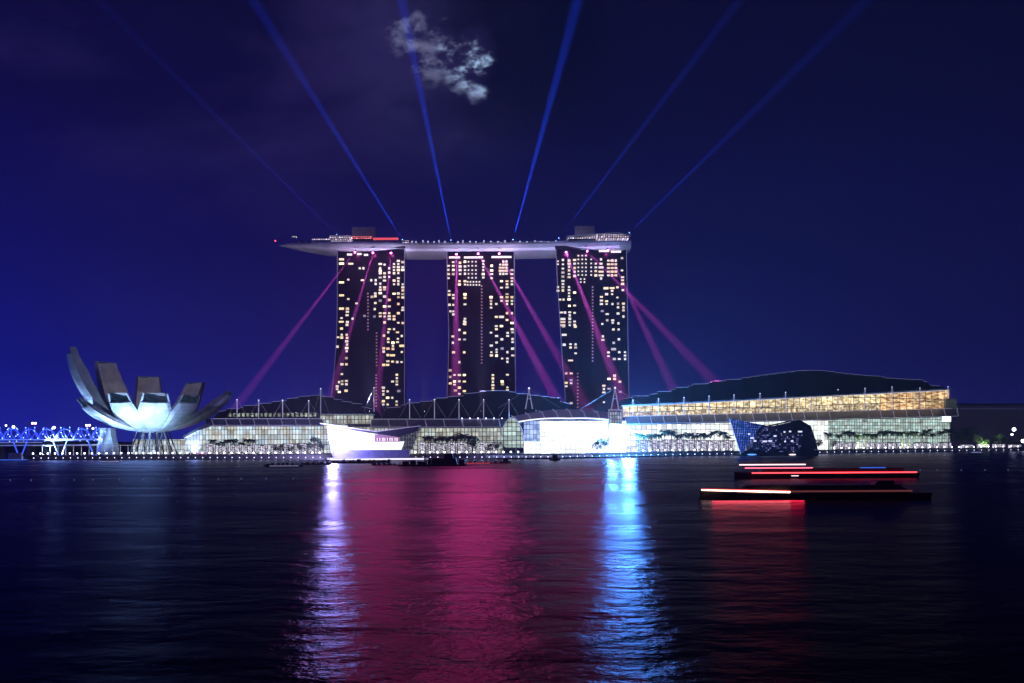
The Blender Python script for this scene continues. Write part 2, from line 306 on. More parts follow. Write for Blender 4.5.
# ------------------------------------------------------------------ water
def water_mat():
    m = bpy.data.materials.new('bay_water'); m.use_nodes = True; t = m.node_tree; b = t.nodes['Principled BSDF']; K = t.nodes.new; J = t.links.new
    gl = K('ShaderNodeBsdfGlossy'); gl.distribution = 'BECKMANN'; gl.inputs['Color'].default_value = (0.21, 0.21, 0.30, 1)
    df = K('ShaderNodeBsdfDiffuse'); df.inputs['Color'].default_value = (0.0006, 0.001, 0.006, 1)
    fr = K('ShaderNodeFresnel'); fr.inputs['IOR'].default_value = 1.33; ms = K('ShaderNodeMixShader'); J(fr.outputs[0], ms.inputs[0]); J(df.outputs[0], ms.inputs[1]); J(gl.outputs[0], ms.inputs[2]); J(ms.outputs[0], t.nodes['Material Output'].inputs['Surface'])
    c = K('ShaderNodeTexCoord')
    def noise(sc, sx, sy, det, rot=0):
        mp = K('ShaderNodeMapping'); mp.inputs['Scale'].default_value = (sx, sy, 1); mp.inputs['Rotation'].default_value = (0, 0, R(rot)); J(c.outputs['Object'], mp.inputs[0])
        n = K('ShaderNodeTexNoise'); n.inputs['Scale'].default_value = sc; n.inputs['Detail'].default_value = det; n.inputs['Roughness'].default_value = 0.55; J(mp.outputs[0], n.inputs['Vector']); return n.outputs['Fac']
    big = noise(0.012, 1, 3.0, 3, 6)
    rr = K('ShaderNodeMapRange'); J(big, rr.inputs[0]); rr.inputs[1].default_value = 0.35; rr.inputs[2].default_value = 0.65; rr.inputs[3].default_value = 0.24; rr.inputs[4].default_value = 0.34
    J(rr.outputs[0], gl.inputs['Roughness'])
    b1 = K('ShaderNodeBump'); b1.inputs['Distance'].default_value = 0.17; b1.inputs['Strength'].default_value = 1; J(noise(0.55, 1, 1.5, 3, 4), b1.inputs['Height'])
    b2 = K('ShaderNodeBump'); b2.inputs['Distance'].default_value = 0.04; b2.inputs['Strength'].default_value = 1; J(noise(2.6, 1, 1.3, 2, -9), b2.inputs['Height']); J(b1.outputs[0], b2.inputs['Normal'])
    b3 = K('ShaderNodeBump'); b3.inputs['Distance'].default_value = 0.6; b3.inputs['Strength'].default_value = 1; J(noise(0.09, 1, 1.8, 2, 12), b3.inputs['Height']); J(b2.outputs[0], b3.inputs['Normal'])
    J(b3.outputs[0], gl.inputs['Normal']); t.nodes.remove(b)
    return m
tag(obj('water', MB().add([(-2400, -250, 0), (2400, -250, 0), (2400, 2900, 0), (-2400, 2900, 0)], [(0, 1, 2, 3)]), water_mat()), 'dark rippled bay water carrying magenta and blue light', kind='structure')
# far low shore behind the bridge, ground behind the promenade
SH = 618.0
tag(obj('ground', MB().prism([Vector(((x-CX)*(SY(x)+22.6)/F, SY(x)+22.6, -0.6)) for x in range(27, 1201, 17)]+[Vector((2300, 1100, -0.6)), Vector((2300, 2880, -0.6)), Vector((-560, 2880, -0.6))], (0, 0, 3.9)), 'land'), 'dark flat ground behind the waterfront', kind='structure')
tag(obj('hills', MB().loft([[Vector((x, 1500, -0.5)), Vector((x, 1500, h)), Vector((x, 1700, h*0.8)), Vector((x, 1700, -0.5))] for x, h in ((-1500, 14), (-1200, 18), (-1000, 15), (-800, 20), (-600, 16))]), 'leaf_far'), 'low dark far shore beyond the bridge', kind='structure')
PXS = list(range(28, 1201, 12))
def shore_strip(d0, d1, z0, z1):
    return MB().loft([[Vector(((x-CX)*SY(x)/F, SY(x)+d, zz)) for d, zz in ((d0, z0), (d0, z1), (d1, z1), (d1, z0))] for x in PXS])
tag(obj('promenade', shore_strip(8.1, 23, -0.5, 3.4), 'deck'), 'paved waterfront promenade deck', kind='structure')
tag(obj('boardwalk', shore_strip(0, 8, -0.4, 1.2), 'deck'), 'low boardwalk along the water edge', kind='structure')
tag(obj('promenade_kerb', shore_strip(8.0, 8.5, 3.4, 3.62), 'concrete'), 'pale kerb of the promenade', kind='structure')

# ------------------------------------------------------------------ haze
hz = bpy.data.materials.new('night_haze'); hz.use_nodes = True; t = hz.node_tree
for n in list(t.nodes): t.nodes.remove(n)
pv = t.nodes.new('ShaderNodeVolumePrincipled'); ou = t.nodes.new('ShaderNodeOutputMaterial'); t.links.new(pv.outputs[0], ou.inputs['Volume'])
pv.inputs['Density'].default_value = HAZE; pv.inputs['Color'].default_value = (0.8, 0.85, 1, 1); pv.inputs['Anisotropy'].default_value = 0.1
tag(obj('haze', MB().box(-2500, 2500, -300, 3000, -1.6, 900), hz), 'thin humid night haze over the bay', kind='stuff')

# ------------------------------------------------------------------ towers
def rimY(px):     # front rim of the deck: bows away from the viewer in the middle
    t = (px-275)/357.0
    return 849+(852-849)*t+13*4*t*(1-t)
z = 8.13
T = {
1: dict(Y=863, ox=328, label='leftmost dark hotel tower, left edge splayed outwards', outline=[(337.5, 249), (337.5, 300), (337, 330), (336, 350), (334, 375), (331, 404), (330, 412)], right=[(404.3, 249), (404.3, 412)],
 A=(248, '110,92w 110,127w 185,128w 258,165 288,165 165,257 280,262 352,262 388,262 110,280w 388,292 110,385w 165,415 385,370 385,392 358,397 232,450 385,447 380,497 110,493w 158,493 158,518 155,546 110,570 108,600w 158,602 155,625 110,655 200,575 297,552c 378,557c',
 {425: '130,165,185,205,240,290,318,340,367,428c,530,555', 460: '135,205,235,265,320,338,395,475,530,557,605', 498: '165,200,235,422,475,530,555,578,660', 537: '130,155,180,205,265,295,372,555,580,660', 572: '105,130,155,180,205,245,270,295,370,400,455,530,608', 608: '115,155,178,295,320,345,375,402,485,505,610'}),
 B=(328, '112,55 112,78 152,55 155,80 152,108 155,135 152,163 152,188 82,75 77,152 150,245 113,295 150,295 113,375 90,440 115,432 115,457 150,430 150,457 75,475 75,497 92,520 147,510 455,62 490,35 490,88 490,115 528,120 528,145 528,170 565,35 568,88 565,115 600,65 600,145w 600,195c 453,165 453,192 488,168 453,300 487,220 525,222w 487,270 485,300 525,273 563,277 598,277 525,435 560,380 560,408 560,435 560,460 575,512c 450,485 450,512 450,540 485,515 485,567 523,567 450,595 450,622 485,622 558,597 558,625', {}),
 stairs=[(368, 293.5, 329.5), (376.6, 333, 365.5), (376.2, 375, 406)], strips=[(347, 352, 254.5), (357, 361.5, 254), (364, 368, 254.8)]),
2: dict(Y=866.5, ox=440, label='middle dark hotel tower, upright between its neighbours', outline=[(447, 249), (447.5, 290), (449, 330), (448.5, 365), (447.5, 385), (447, 404)], right=[(514, 249), (515.5, 404)],
 A=(248, '75,380 75,462 85,515 158,270 158,297 158,665 75,350c',
 {68: '145,178,212,245', 108: '115,145,178,212,382,408,462,515,540', 163: '120,150,180,212', 203: '112,150,180,210,270,297,377,405,458,575,600,620', 232: '112s,145s,180s,210s,242s', 262: '112s,145s,180s,210s,242s', 292: '112s,145s,180s,210s,242s', 352: '105,130,155,180,212,240', 420: '145,182,212,245', 415: '400,430,455,485', 490: '135d,160d,185d,210d', 515: '110d,135d,160d,185d,210d', 540: '110d,135d,160d,185d,210d', 585: '180,212,245,270,295,400,430,455,530,610,660', 545: '270,295,320,375,400d,430,455,530,585', 500: '270,322,400,430,560w,635', 458: '455,560,635,660', 225: '275s,300s', 248: '275s,300s', 272: '275s,300s', 296: '275s,300s', 320: '275s,300s'}),
 B=(320, '197,10 197,32 158,82 200,105 158,158 200,158 105,133d 105,185d 110,263 197,263 157,343 83,410 83,463 83,515 118,447 157,447 198,447 118,500 157,498 198,500 118,525 157,550 125,573 198,578 157,600 500,50 590,75 590,100 415,103 460,130 550,105 550,130 503,157 590,155 590,180 460,183 417,208 460,240 505,232c 590,233 418,262 418,288 460,262 460,290 548,262 592,288 505,313 548,313 548,340 548,445 505,500 508,522 548,548 548,572 430,448 430,475 430,503 430,530 430,555 430,578', {}),
 stairs=[(481.7, 286, 363)], strips=[(449, 460, 257.4), (464, 483, 257.4), (491.5, 511.5, 257.0)]),
3: dict(Y=860.5, ox=550, label='rightmost dark hotel tower, left side leaning inwards', outline=[(556, 249), (557.5, 280), (560, 320), (562.5, 360), (565, 390), (566, 410)], right=[(626.2, 249), (629, 410)],
 A=(244, '110,452 80,452 158,503 92,557 122,557 160,555 160,580 105,610w 160,607 105,635dw 105,660dw 160,635 160,660 585,115 585,215c 590,270 590,295 590,325 592,375 455,360w 548,352 505,358w 505,380 505,408 460,408 548,435 418,430 418,460 418,488 460,465 460,488 508,488 553,485 553,515 597,485 597,515 597,540 465,570 553,565 597,590 465,620 510,620 510,640 425,650 556,645 425,545c',
 {65: '140s,165s,350,380', 105: '130,165,200,232,265,300,325,350,378', 155: '135d,160d,185d,215d,245d,270d,350,375,400,425,450', 200: '130,160,195,225,260,395,500,560,630,657', 230: '95s,125s,158s,190s,222s,252s', 262: '95s,125s,158s,190s,222s,252s', 292: '95s,125s,158s,190s,222s,252s', 335: '125s,158s,190s,222s,252s', 372: '160,190,220,255', 415: '125,160,190w,225w,255w,280', 475: '135d,165d,195d,225d,255d', 505: '135d,165d,195d,225d,255d', 535: '135d,165d,195d,225d,255d', 250: '285s,310s', 280: '285s,310s'}),
 B=(326, '115,72w 110,5 205,5 115,152 167,148 167,175 208,150 208,175 208,222 167,280w 132,385 172,385 172,440c 172,465c 132,462 132,490 172,627 515,28 558,28 430,85d 430,113d 518,137 560,108 517,188w 475,215 475,245 563,213 610,213 610,240 610,268 563,268 523,268 525,403 525,430 480,430 568,453 438,485 438,512 438,540 480,510 572,535c 438,620', {}),
 stairs=[(592.6, 287, 361), (577.7, 373.5, 407)], strips=[(611, 621, 251.7), (599, 609, 251)]),
}
wm_cache = {}
def win_mesh(w, h, key):
    k = (w, h, key)
    if k not in wm_cache:
        me = bpy.data.meshes.new('lit_window'); b = MB().box(-w/2, w/2, -0.25, 0.2, -h/2, h/2); me.from_pydata(b.v, [], b.f); me.materials.append(M[key]); wm_cache[k] = me
    return wm_cache[k]
for k, d in T.items():
    Y = d['Y']; oy = Y+38
    base = at((d['outline'][-1][0]+d['right'][-1][0])/2, 445, Y); base.z = 3.3
    root = thing('hotel_tower', base, d['label']+', scattered lit windows', 'tower', 'hotel towers under the sky deck')
    def edge(lst, py):
        for (x0, y0), (x1, y1) in zip(lst, lst[1:]):
            if py <= y1: return x0+(x1-x0)*(py-y0)/(y1-y0)
        (x0, y0), (x1, y1) = lst[-2], lst[-1]; return x0+(x1-x0)*(py-y0)/(y1-y0)
    rings = []
    for i in range(21):
        py = 249+(450-249)*i/20
        a = at(edge(d['outline'], py), py, Y); b = at(edge(d['right'], py), py, Y)
        if i == 20: a.z = b.z = 3.3
        rings.append([a, b, Vector((b.x-0.5, Y+14, b.z)), Vector((a.x+0.5, Y+14, a.z))])
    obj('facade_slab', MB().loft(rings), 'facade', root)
    # the second leg, splayed to the rear
    rr = []
    for i in range(13):
        t = i/12; zz = 205*(1-t)+3.3*t; a = rings[round(t*20)]
        fl = 13*t**2.2
        rr.append([Vector((a[0].x+1.5, Y+16+fl, zz)), Vector((a[1].x-1.5, Y+16+fl, zz)), Vector((a[1].x-2, Y+26+fl*1.7, zz)), Vector((a[0].x+2, Y+26+fl*1.7, zz))])
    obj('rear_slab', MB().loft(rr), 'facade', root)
    # corner mullions, brightened by a faint glow put into the material
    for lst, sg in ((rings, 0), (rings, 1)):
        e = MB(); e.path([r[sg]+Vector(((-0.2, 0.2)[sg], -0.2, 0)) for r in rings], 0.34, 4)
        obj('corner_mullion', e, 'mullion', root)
    cr_ = MB(); a = at(d['outline'][0][0]-1, 249, Y); b = at(d['right'][0][0]+1, 249, Y)
    cr_.box(a.x, b.x, Y-0.8, Y+30, a.z, a.z+3.0); obj('crown', cr_, 'dark_metal', root)
    for x0, x1, yy in d['strips']:
        a = at(x0, yy, Y-0.6); b = at(x1, yy, Y-0.6); obj('crown_light', MB().box(a.x, b.x, Y-0.7, Y-0.1, a.z-0.9, a.z+0.9), 'win_strip', root)
    # lit windows
    wl = []
    for off, s, cols in (d['A'], d['B']):
        items = []
        for w in s.split():
            x, y = w.split(','); fl = ''.join(c for c in y if c.isalpha()); items.append((float(x), float(y.rstrip('abcdsw')), fl))
        for x, ys in cols.items():
            for y in ys.split(','): fl = ''.join(c for c in y if c.isalpha()); items.append((float(x), float(y.rstrip('abcdsw')), fl))
        for x, y, fl in items:
            px = d['ox']+x/z; py = off+y/z
            w = 5.0 if 'w' in fl else (1.6 if 's' in fl else random.choice((2.1, 2.5, 2.9, 3.2))); h = 1.4 if 's' in fl else random.choice((1.7, 2.0, 2.3))
            key = 'win_c' if 'c' in fl else 'win_d' if 'd' in fl else random.choice(('win_a', 'win_a', 'win_b', 'win_b', 'win_d', 'win_e', 'win_f'))
            wl.append((w*h, w, h, key, px, py))
    wl.sort(key=lambda q: -q[0])
    for i, (ar, w, h, key, px, py) in enumerate(wl[:100]):
        p = at(px, py, Y)-ORG[root.name]; o = link(bpy.data.objects.new('lit_window', win_mesh(w, h, key))); o.parent = root; o.location = (p.x, p.y, p.z)
    if len(wl) > 100:
        rest = {}
        b = MB()
        for ar, w, h, key, px, py in wl[100:]:
            p = at(px, py, Y); b.box(p.x-w/2, p.x+w/2, Y-0.25, Y+0.2, p.z-h/2, p.z+h/2)
        obj('lit_window', b, 'win_b', root, kind='stuff')
    sm = win_mesh(1.5, 1.25, 'stair')
    for x, y0, y1 in d['stairs']:
        n = int(round((y1-y0)/3.25))+1
        for i in range(n):
            p = at(x+(y0-250)*0.0, y0+(y1-y0)*i/(n-1), Y)-ORG[root.name]; o = link(bpy.data.objects.new('stair_light', sm)); o.parent = root; o.location = (p.x, p.y, p.z)

# ------------------------------------------------------------------ sky deck (boat shaped hull across the towers)
ZT = 215.0
deck = thing('sky_deck', at(453, 243.5, rimY(453)+19), 'long boat-shaped sky deck resting across the tops of three towers', 'rooftop deck')
rings = []; NS = 60
for i in range(NS+1):
    px = 275+(633-275)*(i/NS); s = (px-275)/95.0
    k = math.sin(min(1, s)*math.pi/2)**0.75 if s < 1 else 1.0
    e = (633-px)/14.0
    if e < 1: k = min(k, 0.72+0.28*math.sin(max(0, e)*math.pi/2))
    k = max(k, 0.03)
    rf = rimY(px); yc = rf+19; X = (px-CX)*rf/F; hw = 19*k; dp = 11.5*(k**1.15)
    yf = yc-hw
    ring = [Vector((X, yf, ZT)), Vector((X, yf-0.25*k, ZT-1.6*k))]
    for j in range(1, 12):
        a = math.pi*j/12; ring.append(Vector((X, yc-hw*math.cos(a)*0.985, ZT-1.6*k-(dp-1.6*k)*math.sin(a)**0.8)))
    ring += [Vector((X, yc+hw+0.25*k, ZT-1.6*k)), Vector((X, yc+hw, ZT))]
    rings.append(ring)
obj('hull', MB().loft(rings), 'hull', deck, smooth=False)
rl = MB().path([Vector((r[0].x, r[0].y+0.1, ZT+0.9)) for r in rings[1:]], 0.14, 4)
for r in rings[1::2]: rl.bar((r[0].x, r[0].y+0.1, ZT-0.1), (r[0].x, r[0].y+0.1, ZT+0.9), 0.08, 4)
obj('parapet_rail', rl, 'white_metal', deck)
def dbox(name, x0, x1, y0, y1, m, dy=5, th=8):
    Y = rimY((x0+x1)/2)+dy; a = at(x0, y0, Y); b = at(x1, y1, Y); return obj(name, MB().box(a.x, b.x, Y, Y+th, ZT+0.01 if b.z < ZT+1.5 else b.z, a.z), m, deck)
M['plant'] = mat('plant_room_panel', (0.30, 0.28, 0.36), 0.6, emit=(0.3, 0.26, 0.6), es=0.035)
dbox('plant_room', 352, 374.5, 227, 239, 'plant', 22, 9); dbox('plant_room', 575, 594.5, 226, 238, 'plant', 22, 9)
dbox('restaurant', 329, 351, 235.8, 239.2, 'sparkle', 8, 9); dbox('lit_rail_band', 312, 351, 238.8, 240.4, 'sparkle', 1.2, 0.8)
dbox('bar_band', 352, 372, 236.2, 239.0, 'sparkle_red', 8, 8); dbox('red_light_band', 373, 398, 237.8, 239.2, 'tube_reddim', 6, 3)
dbox('restaurant', 568, 596, 236.0, 239.0, 'sparkle', 8, 9); dbox('restaurant', 597, 629, 234.4, 238.2, 'sparkle', 7, 11)
dbox('restaurant', 402, 409, 240.5, 242.3, 'sparkle', 3, 3); dbox('restaurant', 292, 296, 235.5, 237.5, 'sparkle', 10, 3)
cr2 = MB(); up = []
for x, y in ((566, 236.6), (574, 235.4), (590, 234.2), (606, 233.2), (618, 232.6), (631, 235.6)): up.append(at(x, y, 858))
cr2.loft([[q, q+Vector((0, 0, 0.5)), q+Vector((0, 14, 0.5)), q+Vector((0, 14, 0))] for q in up]); obj('club_roof', cr2, 'canopy', deck)
a = at(275, 241, 871); obj('beacon', MB().ball(at(275.3, 240.8, 873), 0.8), glow_mat('bow_beacon_red', (1, 0.08, 0.06), 3), deck)
# small lamps along the deck edge
lm = MB().ball((0, 0, 0), 0.55, 6, 4); 
for i, px in enumerate([412, 416, 423, 428, 434, 439, 445, 458, 463, 470, 476, 484, 491, 498, 505, 520, 527, 535, 541, 548, 556]):
    p = at(px, 241.3+0.5*math.sin(i*2.1), rimY(px)+2); obj('deck_lamp', MB().ball(p, 0.42, 6, 4).bar((p.x, p.y, ZT), p, 0.1, 4), 'lamp_low', deck)

# ------------------------------------------------------------------ vegetation prototypes
def palm(seed, h=11.0, cr=4.3):
    rnd = random.Random(seed); t = MB(); top = Vector((rnd.uniform(-.4, .4), rnd.uniform(-.3, .3), h)); pts = [Vector((0, 0, 0)), Vector((top.x*0.2, top.y*0.2, h*0.45)), top]
    t.bar(pts[0], pts[1], 0.26, 6, 0.19); t.bar(pts[1], pts[2], 0.19, 6, 0.14)
    c = MB(); nf = 24
    for i in range(nf):
        a = 2*math.pi*i/nf+rnd.uniform(-.2, .2); up = rnd.uniform(-0.2, 1.15); ln = cr*rnd.uniform(0.85, 1.1); d = Vector((math.cos(a), math.sin(a), 0)); sd = Vector((-d.y, d.x, 0)); prev = None
        for s in range(7):
            u = s/6; p = top+d*(ln*u*(1-0.22*u*(1-up)))+Vector((0, 0, ln*(up*0.8*u-0.72*u*u))); w = 0.68*math.sin(math.pi*(0.08+0.9*u))+0.03
            cur = (p, w)
            if prev:
                q, v = prev; c.add([q, q+sd*v-Vector((0, 0, v*0.7)), p+sd*w-Vector((0, 0, w*0.7))-(p-q)*0.25, p-(p-q)*0.25], [(0, 1, 2, 3)]); c.add([q, q-sd*v-Vector((0, 0, v*0.7)), p-sd*w-Vector((0, 0, w*0.7))-(p-q)*0.25, p-(p-q)*0.25], [(0, 3, 2, 1)])
            prev = cur
    return t, c
def broad(seed, h=9.0, r=4.2, n=520, leaf=0.42):
    rnd = random.Random(seed); t = MB(); c = MB(); t.bar((0, 0, 0), (0.1, 0, h*0.45), 0.32, 7, 0.2); cl = []
    for i in range(9):
        a = rnd.uniform(0, 6.28); rr = r*rnd.uniform(0.25, 0.8); p = Vector((rr*math.cos(a), rr*math.sin(a), h*rnd.uniform(0.5, 0.92))); cl.append((p, r*rnd.uniform(0.28, 0.48))); t.bar((0.1, 0, h*rnd.uniform(0.3, 0.45)), p, 0.12, 5, 0.04)
    for i in range(n):
        p, q = rnd.choice(cl); v = Vector((rnd.gauss(0, 1), rnd.gauss(0, 1), rnd.gauss(0, 0.8))).normalized()*q*rnd.uniform(0.5, 1.08); o = p+v
        a = Vector((rnd.gauss(0, 1), rnd.gauss(0, 1), rnd.gauss(0, 1))).normalized(); b = a.orthogonal().normalized(); s = leaf*rnd.uniform(0.6, 1.2)
        c.add([o-a*s, o+b*s*0.6, o+a*s, o-b*s*0.6], [(0, 1, 2, 3)])
    return t, c
def plant_proto(fn, seed, name, label, cat, group, leafm='leaf', **k):
    r = thing(name, (0, 0, 0), label, cat, group); t, c = fn(seed, **k); obj('trunk', t, 'bark', r); obj('crown', c, leafm, r); return r
class Pool:
    """the first placement moves the prototype itself, later ones copy it"""
    def __init__(s, protos): s.p = protos; s.used = [False]*len(protos); s.i = 0
    def put(s, loc, rz, sc, label, group):
        j = s.i % len(s.p); s.i += 1; o = s.p[j]
        if not s.used[j]:
            s.used[j] = True; o.location = loc; o.rotation_euler = (0, 0, rz); o.scale = (sc,)*3; o['label'] = label; o['group'] = group; return o
        return dup(o, loc, rz, sc, label, group)
palms = Pool([plant_proto(palm, s, 'palm_tree', '', 'palm', '') for s in (1, 2, 3)])
PB = 3.3
def palm_row(xs, py, Y, sc, label, group):
    for i, x in enumerate(xs):
        Yp = SY(x)+15; p = at(x, 447, Yp); palms.put((p.x, Yp+random.uniform(-2, 2), 3.4), random.uniform(0, 6), sc*random.uniform(0.82, 1.12), label, group)
palm_row([213, 218.5, 223, 227, 231.5, 236, 241.5, 246.5, 252], 445, 636, 1.03, 'slim palm in the row before the left glass mall', 'palms before the left glass mall')
palm_row([426, 431, 436, 441, 446, 451, 455.5, 460, 464, 468, 473], 445, 636, 1.2, 'dark palm in the row before the middle mall hall', 'palms before the middle mall hall')
palm_row([640, 646, 652, 658.5, 665, 671, 677, 683, 689.5, 695, 701, 707.5, 713.5, 723, 729], 445, 636, 1.45, 'palm in the row between white plaza and crystal pavilion', 'palms left of the crystal pavilion')
palm_row([828, 840, 845.5, 852, 858, 864, 870, 876, 882.5, 888, 896, 903, 909, 915, 921, 927, 934, 941, 949], 445, 637, 1.6, 'lit green palm in the row right of the crystal pavilion', 'palms right of the crystal pavilion')
tr = [plant_proto(broad, s, 'broadleaf_tree', '', 'tree', '') for s in (11, 12, 13)]
trees = Pool(tr)
for x, Y, sc, lb in ((276, 640, .85, 'small thin tree right of the left palm row'), (281, 641, .95, 'loose tree, second in the clump before the left mall'), (290, 639, .8, 'small bush-like tree between two dark trees'), (301, 640, 1.0, 'round dark tree beside the large leafy tree'), (314, 639, 1.6, 'largest dark leafy tree just left of the white pavilion'), (323, 642, 1.2, 'dark tree touching the left edge of the white pavilion'),
    (472, 638, 1.35, 'tall dark tree at the right end of the middle palms'), (489, 640, .9, 'low dark tree beside the glass arch'), (497, 641, 1.15, 'dark round tree just left of the glass arch'), (505, 644, .8, 'small tree standing inside the glass arch opening'),
    (597, 636, 1.1, 'pale blue-lit tree in front of the white plaza'), (605, 637, 1.45, 'taller blue-lit tree beside the gate frame'), (819, 639, 1.1, 'dark tree touching the right end of the crystal pavilion'), (833, 640, 1.1, 'leafy tree, second right of the crystal pavilion'),
    (957, 645, 1.9, 'big dark tree at the right end of the mall'), (966, 646, 2.5, 'largest black tree right of the mall'), (977, 648, 2.0, 'broad dark tree behind the lit green palm'), (986, 640, 1.1, 'bright green tree lit from below'), (996, 644, 1.6, 'pale lit round tree near the right edge'), (1004, 648, 1.4, 'dark tree right of the pale round one'), (1015, 650, 1.0, 'small dark tree beside the bright white lamp')):
    Yp = SY(x)+16+(Y-640); p = at(x, 447, Yp); trees.put((p.x, Yp, 3.3), random.uniform(0, 6), sc, lb, 'broadleaf trees on the promenade')
roofp = Pool([plant_proto(palm, 31, 'rooftop_palm', '', 'palm', '', leafm='leaf_far', h=3.0, cr=1.8), plant_proto(broad, 33, 'rooftop_tree', '', 'tree', '', leafm='leaf_far', h=3.4, r=1.6, n=140, leaf=0.35)])
for i, px in enumerate([296, 303, 310, 318] + [401+i*4.3 for i in range(37)]):
    Y = rimY(px)+5+random.uniform(0, 4); k = roofp.i % 2
    roofp.put(((px-CX)*Y/F, Y, ZT), random.uniform(0, 6), random.uniform(0.7, 1.15), ('small palm' if k == 0 else 'small dark bushy tree')+' on top of the sky deck', 'little palms on the sky deck' if k == 0 else 'little trees on the sky deck')

# ------------------------------------------------------------------ searchlights
def searchlight(px, py, Y, tx, ty, TY, en, col, size, lens, label, group, r=1.0, rad=0.45):
    p = at(px, py, Y); t = at(tx, ty, TY); d = (t-p).normalized()
    o = thing('searchlight', p, label, 'searchlight', group)
    obj('housing', MB().bar(p-d*1.6, p-d*0.1, r*0.7, 10, r*1.05), 'dark_metal', o)
    obj('lens', MB().ball(p+d*0.15, r*0.85, 10, 6), lens, o)
    obj('bracket', MB().bar(p-d*0.9, p-d*0.9+Vector((0, 0, 2.4 if lens == 'lamp_pink' else -1.6)), 0.18, 5), 'dark_metal', o)
    spot('searchlight_beam', p+d*1.4, t, en, col, size, 1.0, rad, o)
    if lens == 'lamp_pink': spot('searchlight_glare', p+Vector((0, -3.5, -1.5)), p+Vector((-p.x*0.119, -100, -50)), E_GLARE*(0.7 if px < 400 else 1.5 if px < 490 else 0.7 if px < 520 else 0.28), (1.0, 0.03, 0.25), 40, 0.7, 1.6, o)
    return o
PK = (1.0, 0.10, 0.75); BL = (0.015, 0.065, 1.0)
pos = ['leftmost magenta searchlight under the deck at the left tower', 'second magenta searchlight under the deck at the left tower', 'brightest magenta searchlight, third on the left tower', 'left magenta searchlight at the top of the middle tower', 'centre magenta searchlight at the top of the middle tower', 'right magenta searchlight at the top of the middle tower', 'left magenta searchlight at the top of the right tower', 'centre magenta searchlight at the top of the right tower', 'rightmost magenta searchlight at the top of the right tower']
for i, (a, b, c, d_, k, sz) in enumerate(((355, 252, 245, 395, 1.1, 3.6), (373, 252.5, 340, 365, 1.1, 4.2), (391, 252.8, 381, 360, 1.2, 4.2), (456.5, 254, 456, 340, 1.2, 6), (478, 253.5, 547, 382, 1.5, 4.8), (499, 253.5, 556, 353, 1.0, 5), (566, 252, 597, 332, 1.4, 5.5), (587, 251, 690, 357, 0.75, 5.0), (608, 250, 668, 378, 0.7, 5.0))):
    Y = rimY(a)-4; searchlight(a, b, Y, c, d_, Y-14, E_PINK*k, PK, sz, 'lamp_pink', pos[i], 'magenta searchlights under the sky deck')
pos = ['faint blue searchlight at the bow end of the deck', 'blue searchlight above the right side of the left tower', 'blue searchlight above the left side of the middle tower', 'blue searchlight above the right edge of the middle tower', 'blue searchlight above the left edge of the right tower', 'blue searchlight at the far right end of the deck']
for i, (a, b, c, d_, k, sz) in enumerate(((337, 234.8, 215, 115, 0.34, 1.5), (402.5, 240, 300, 75, 0.62, 2.3), (451, 240.5, 414, 60, 0.9, 2.5), (513, 240, 575, 10, 0.95, 2.9), (558.5, 238.5, 690, 65, 0.42, 2.0), (629, 233, 770, 95, 0.32, 2.2))):
    Y = rimY(a)+4; searchlight(a, b, Y, c, d_, Y+150, E_BLUE*0.85*k, BL, sz, 'lamp_blue', pos[i], 'blue searchlights on the sky deck', r=0.7)

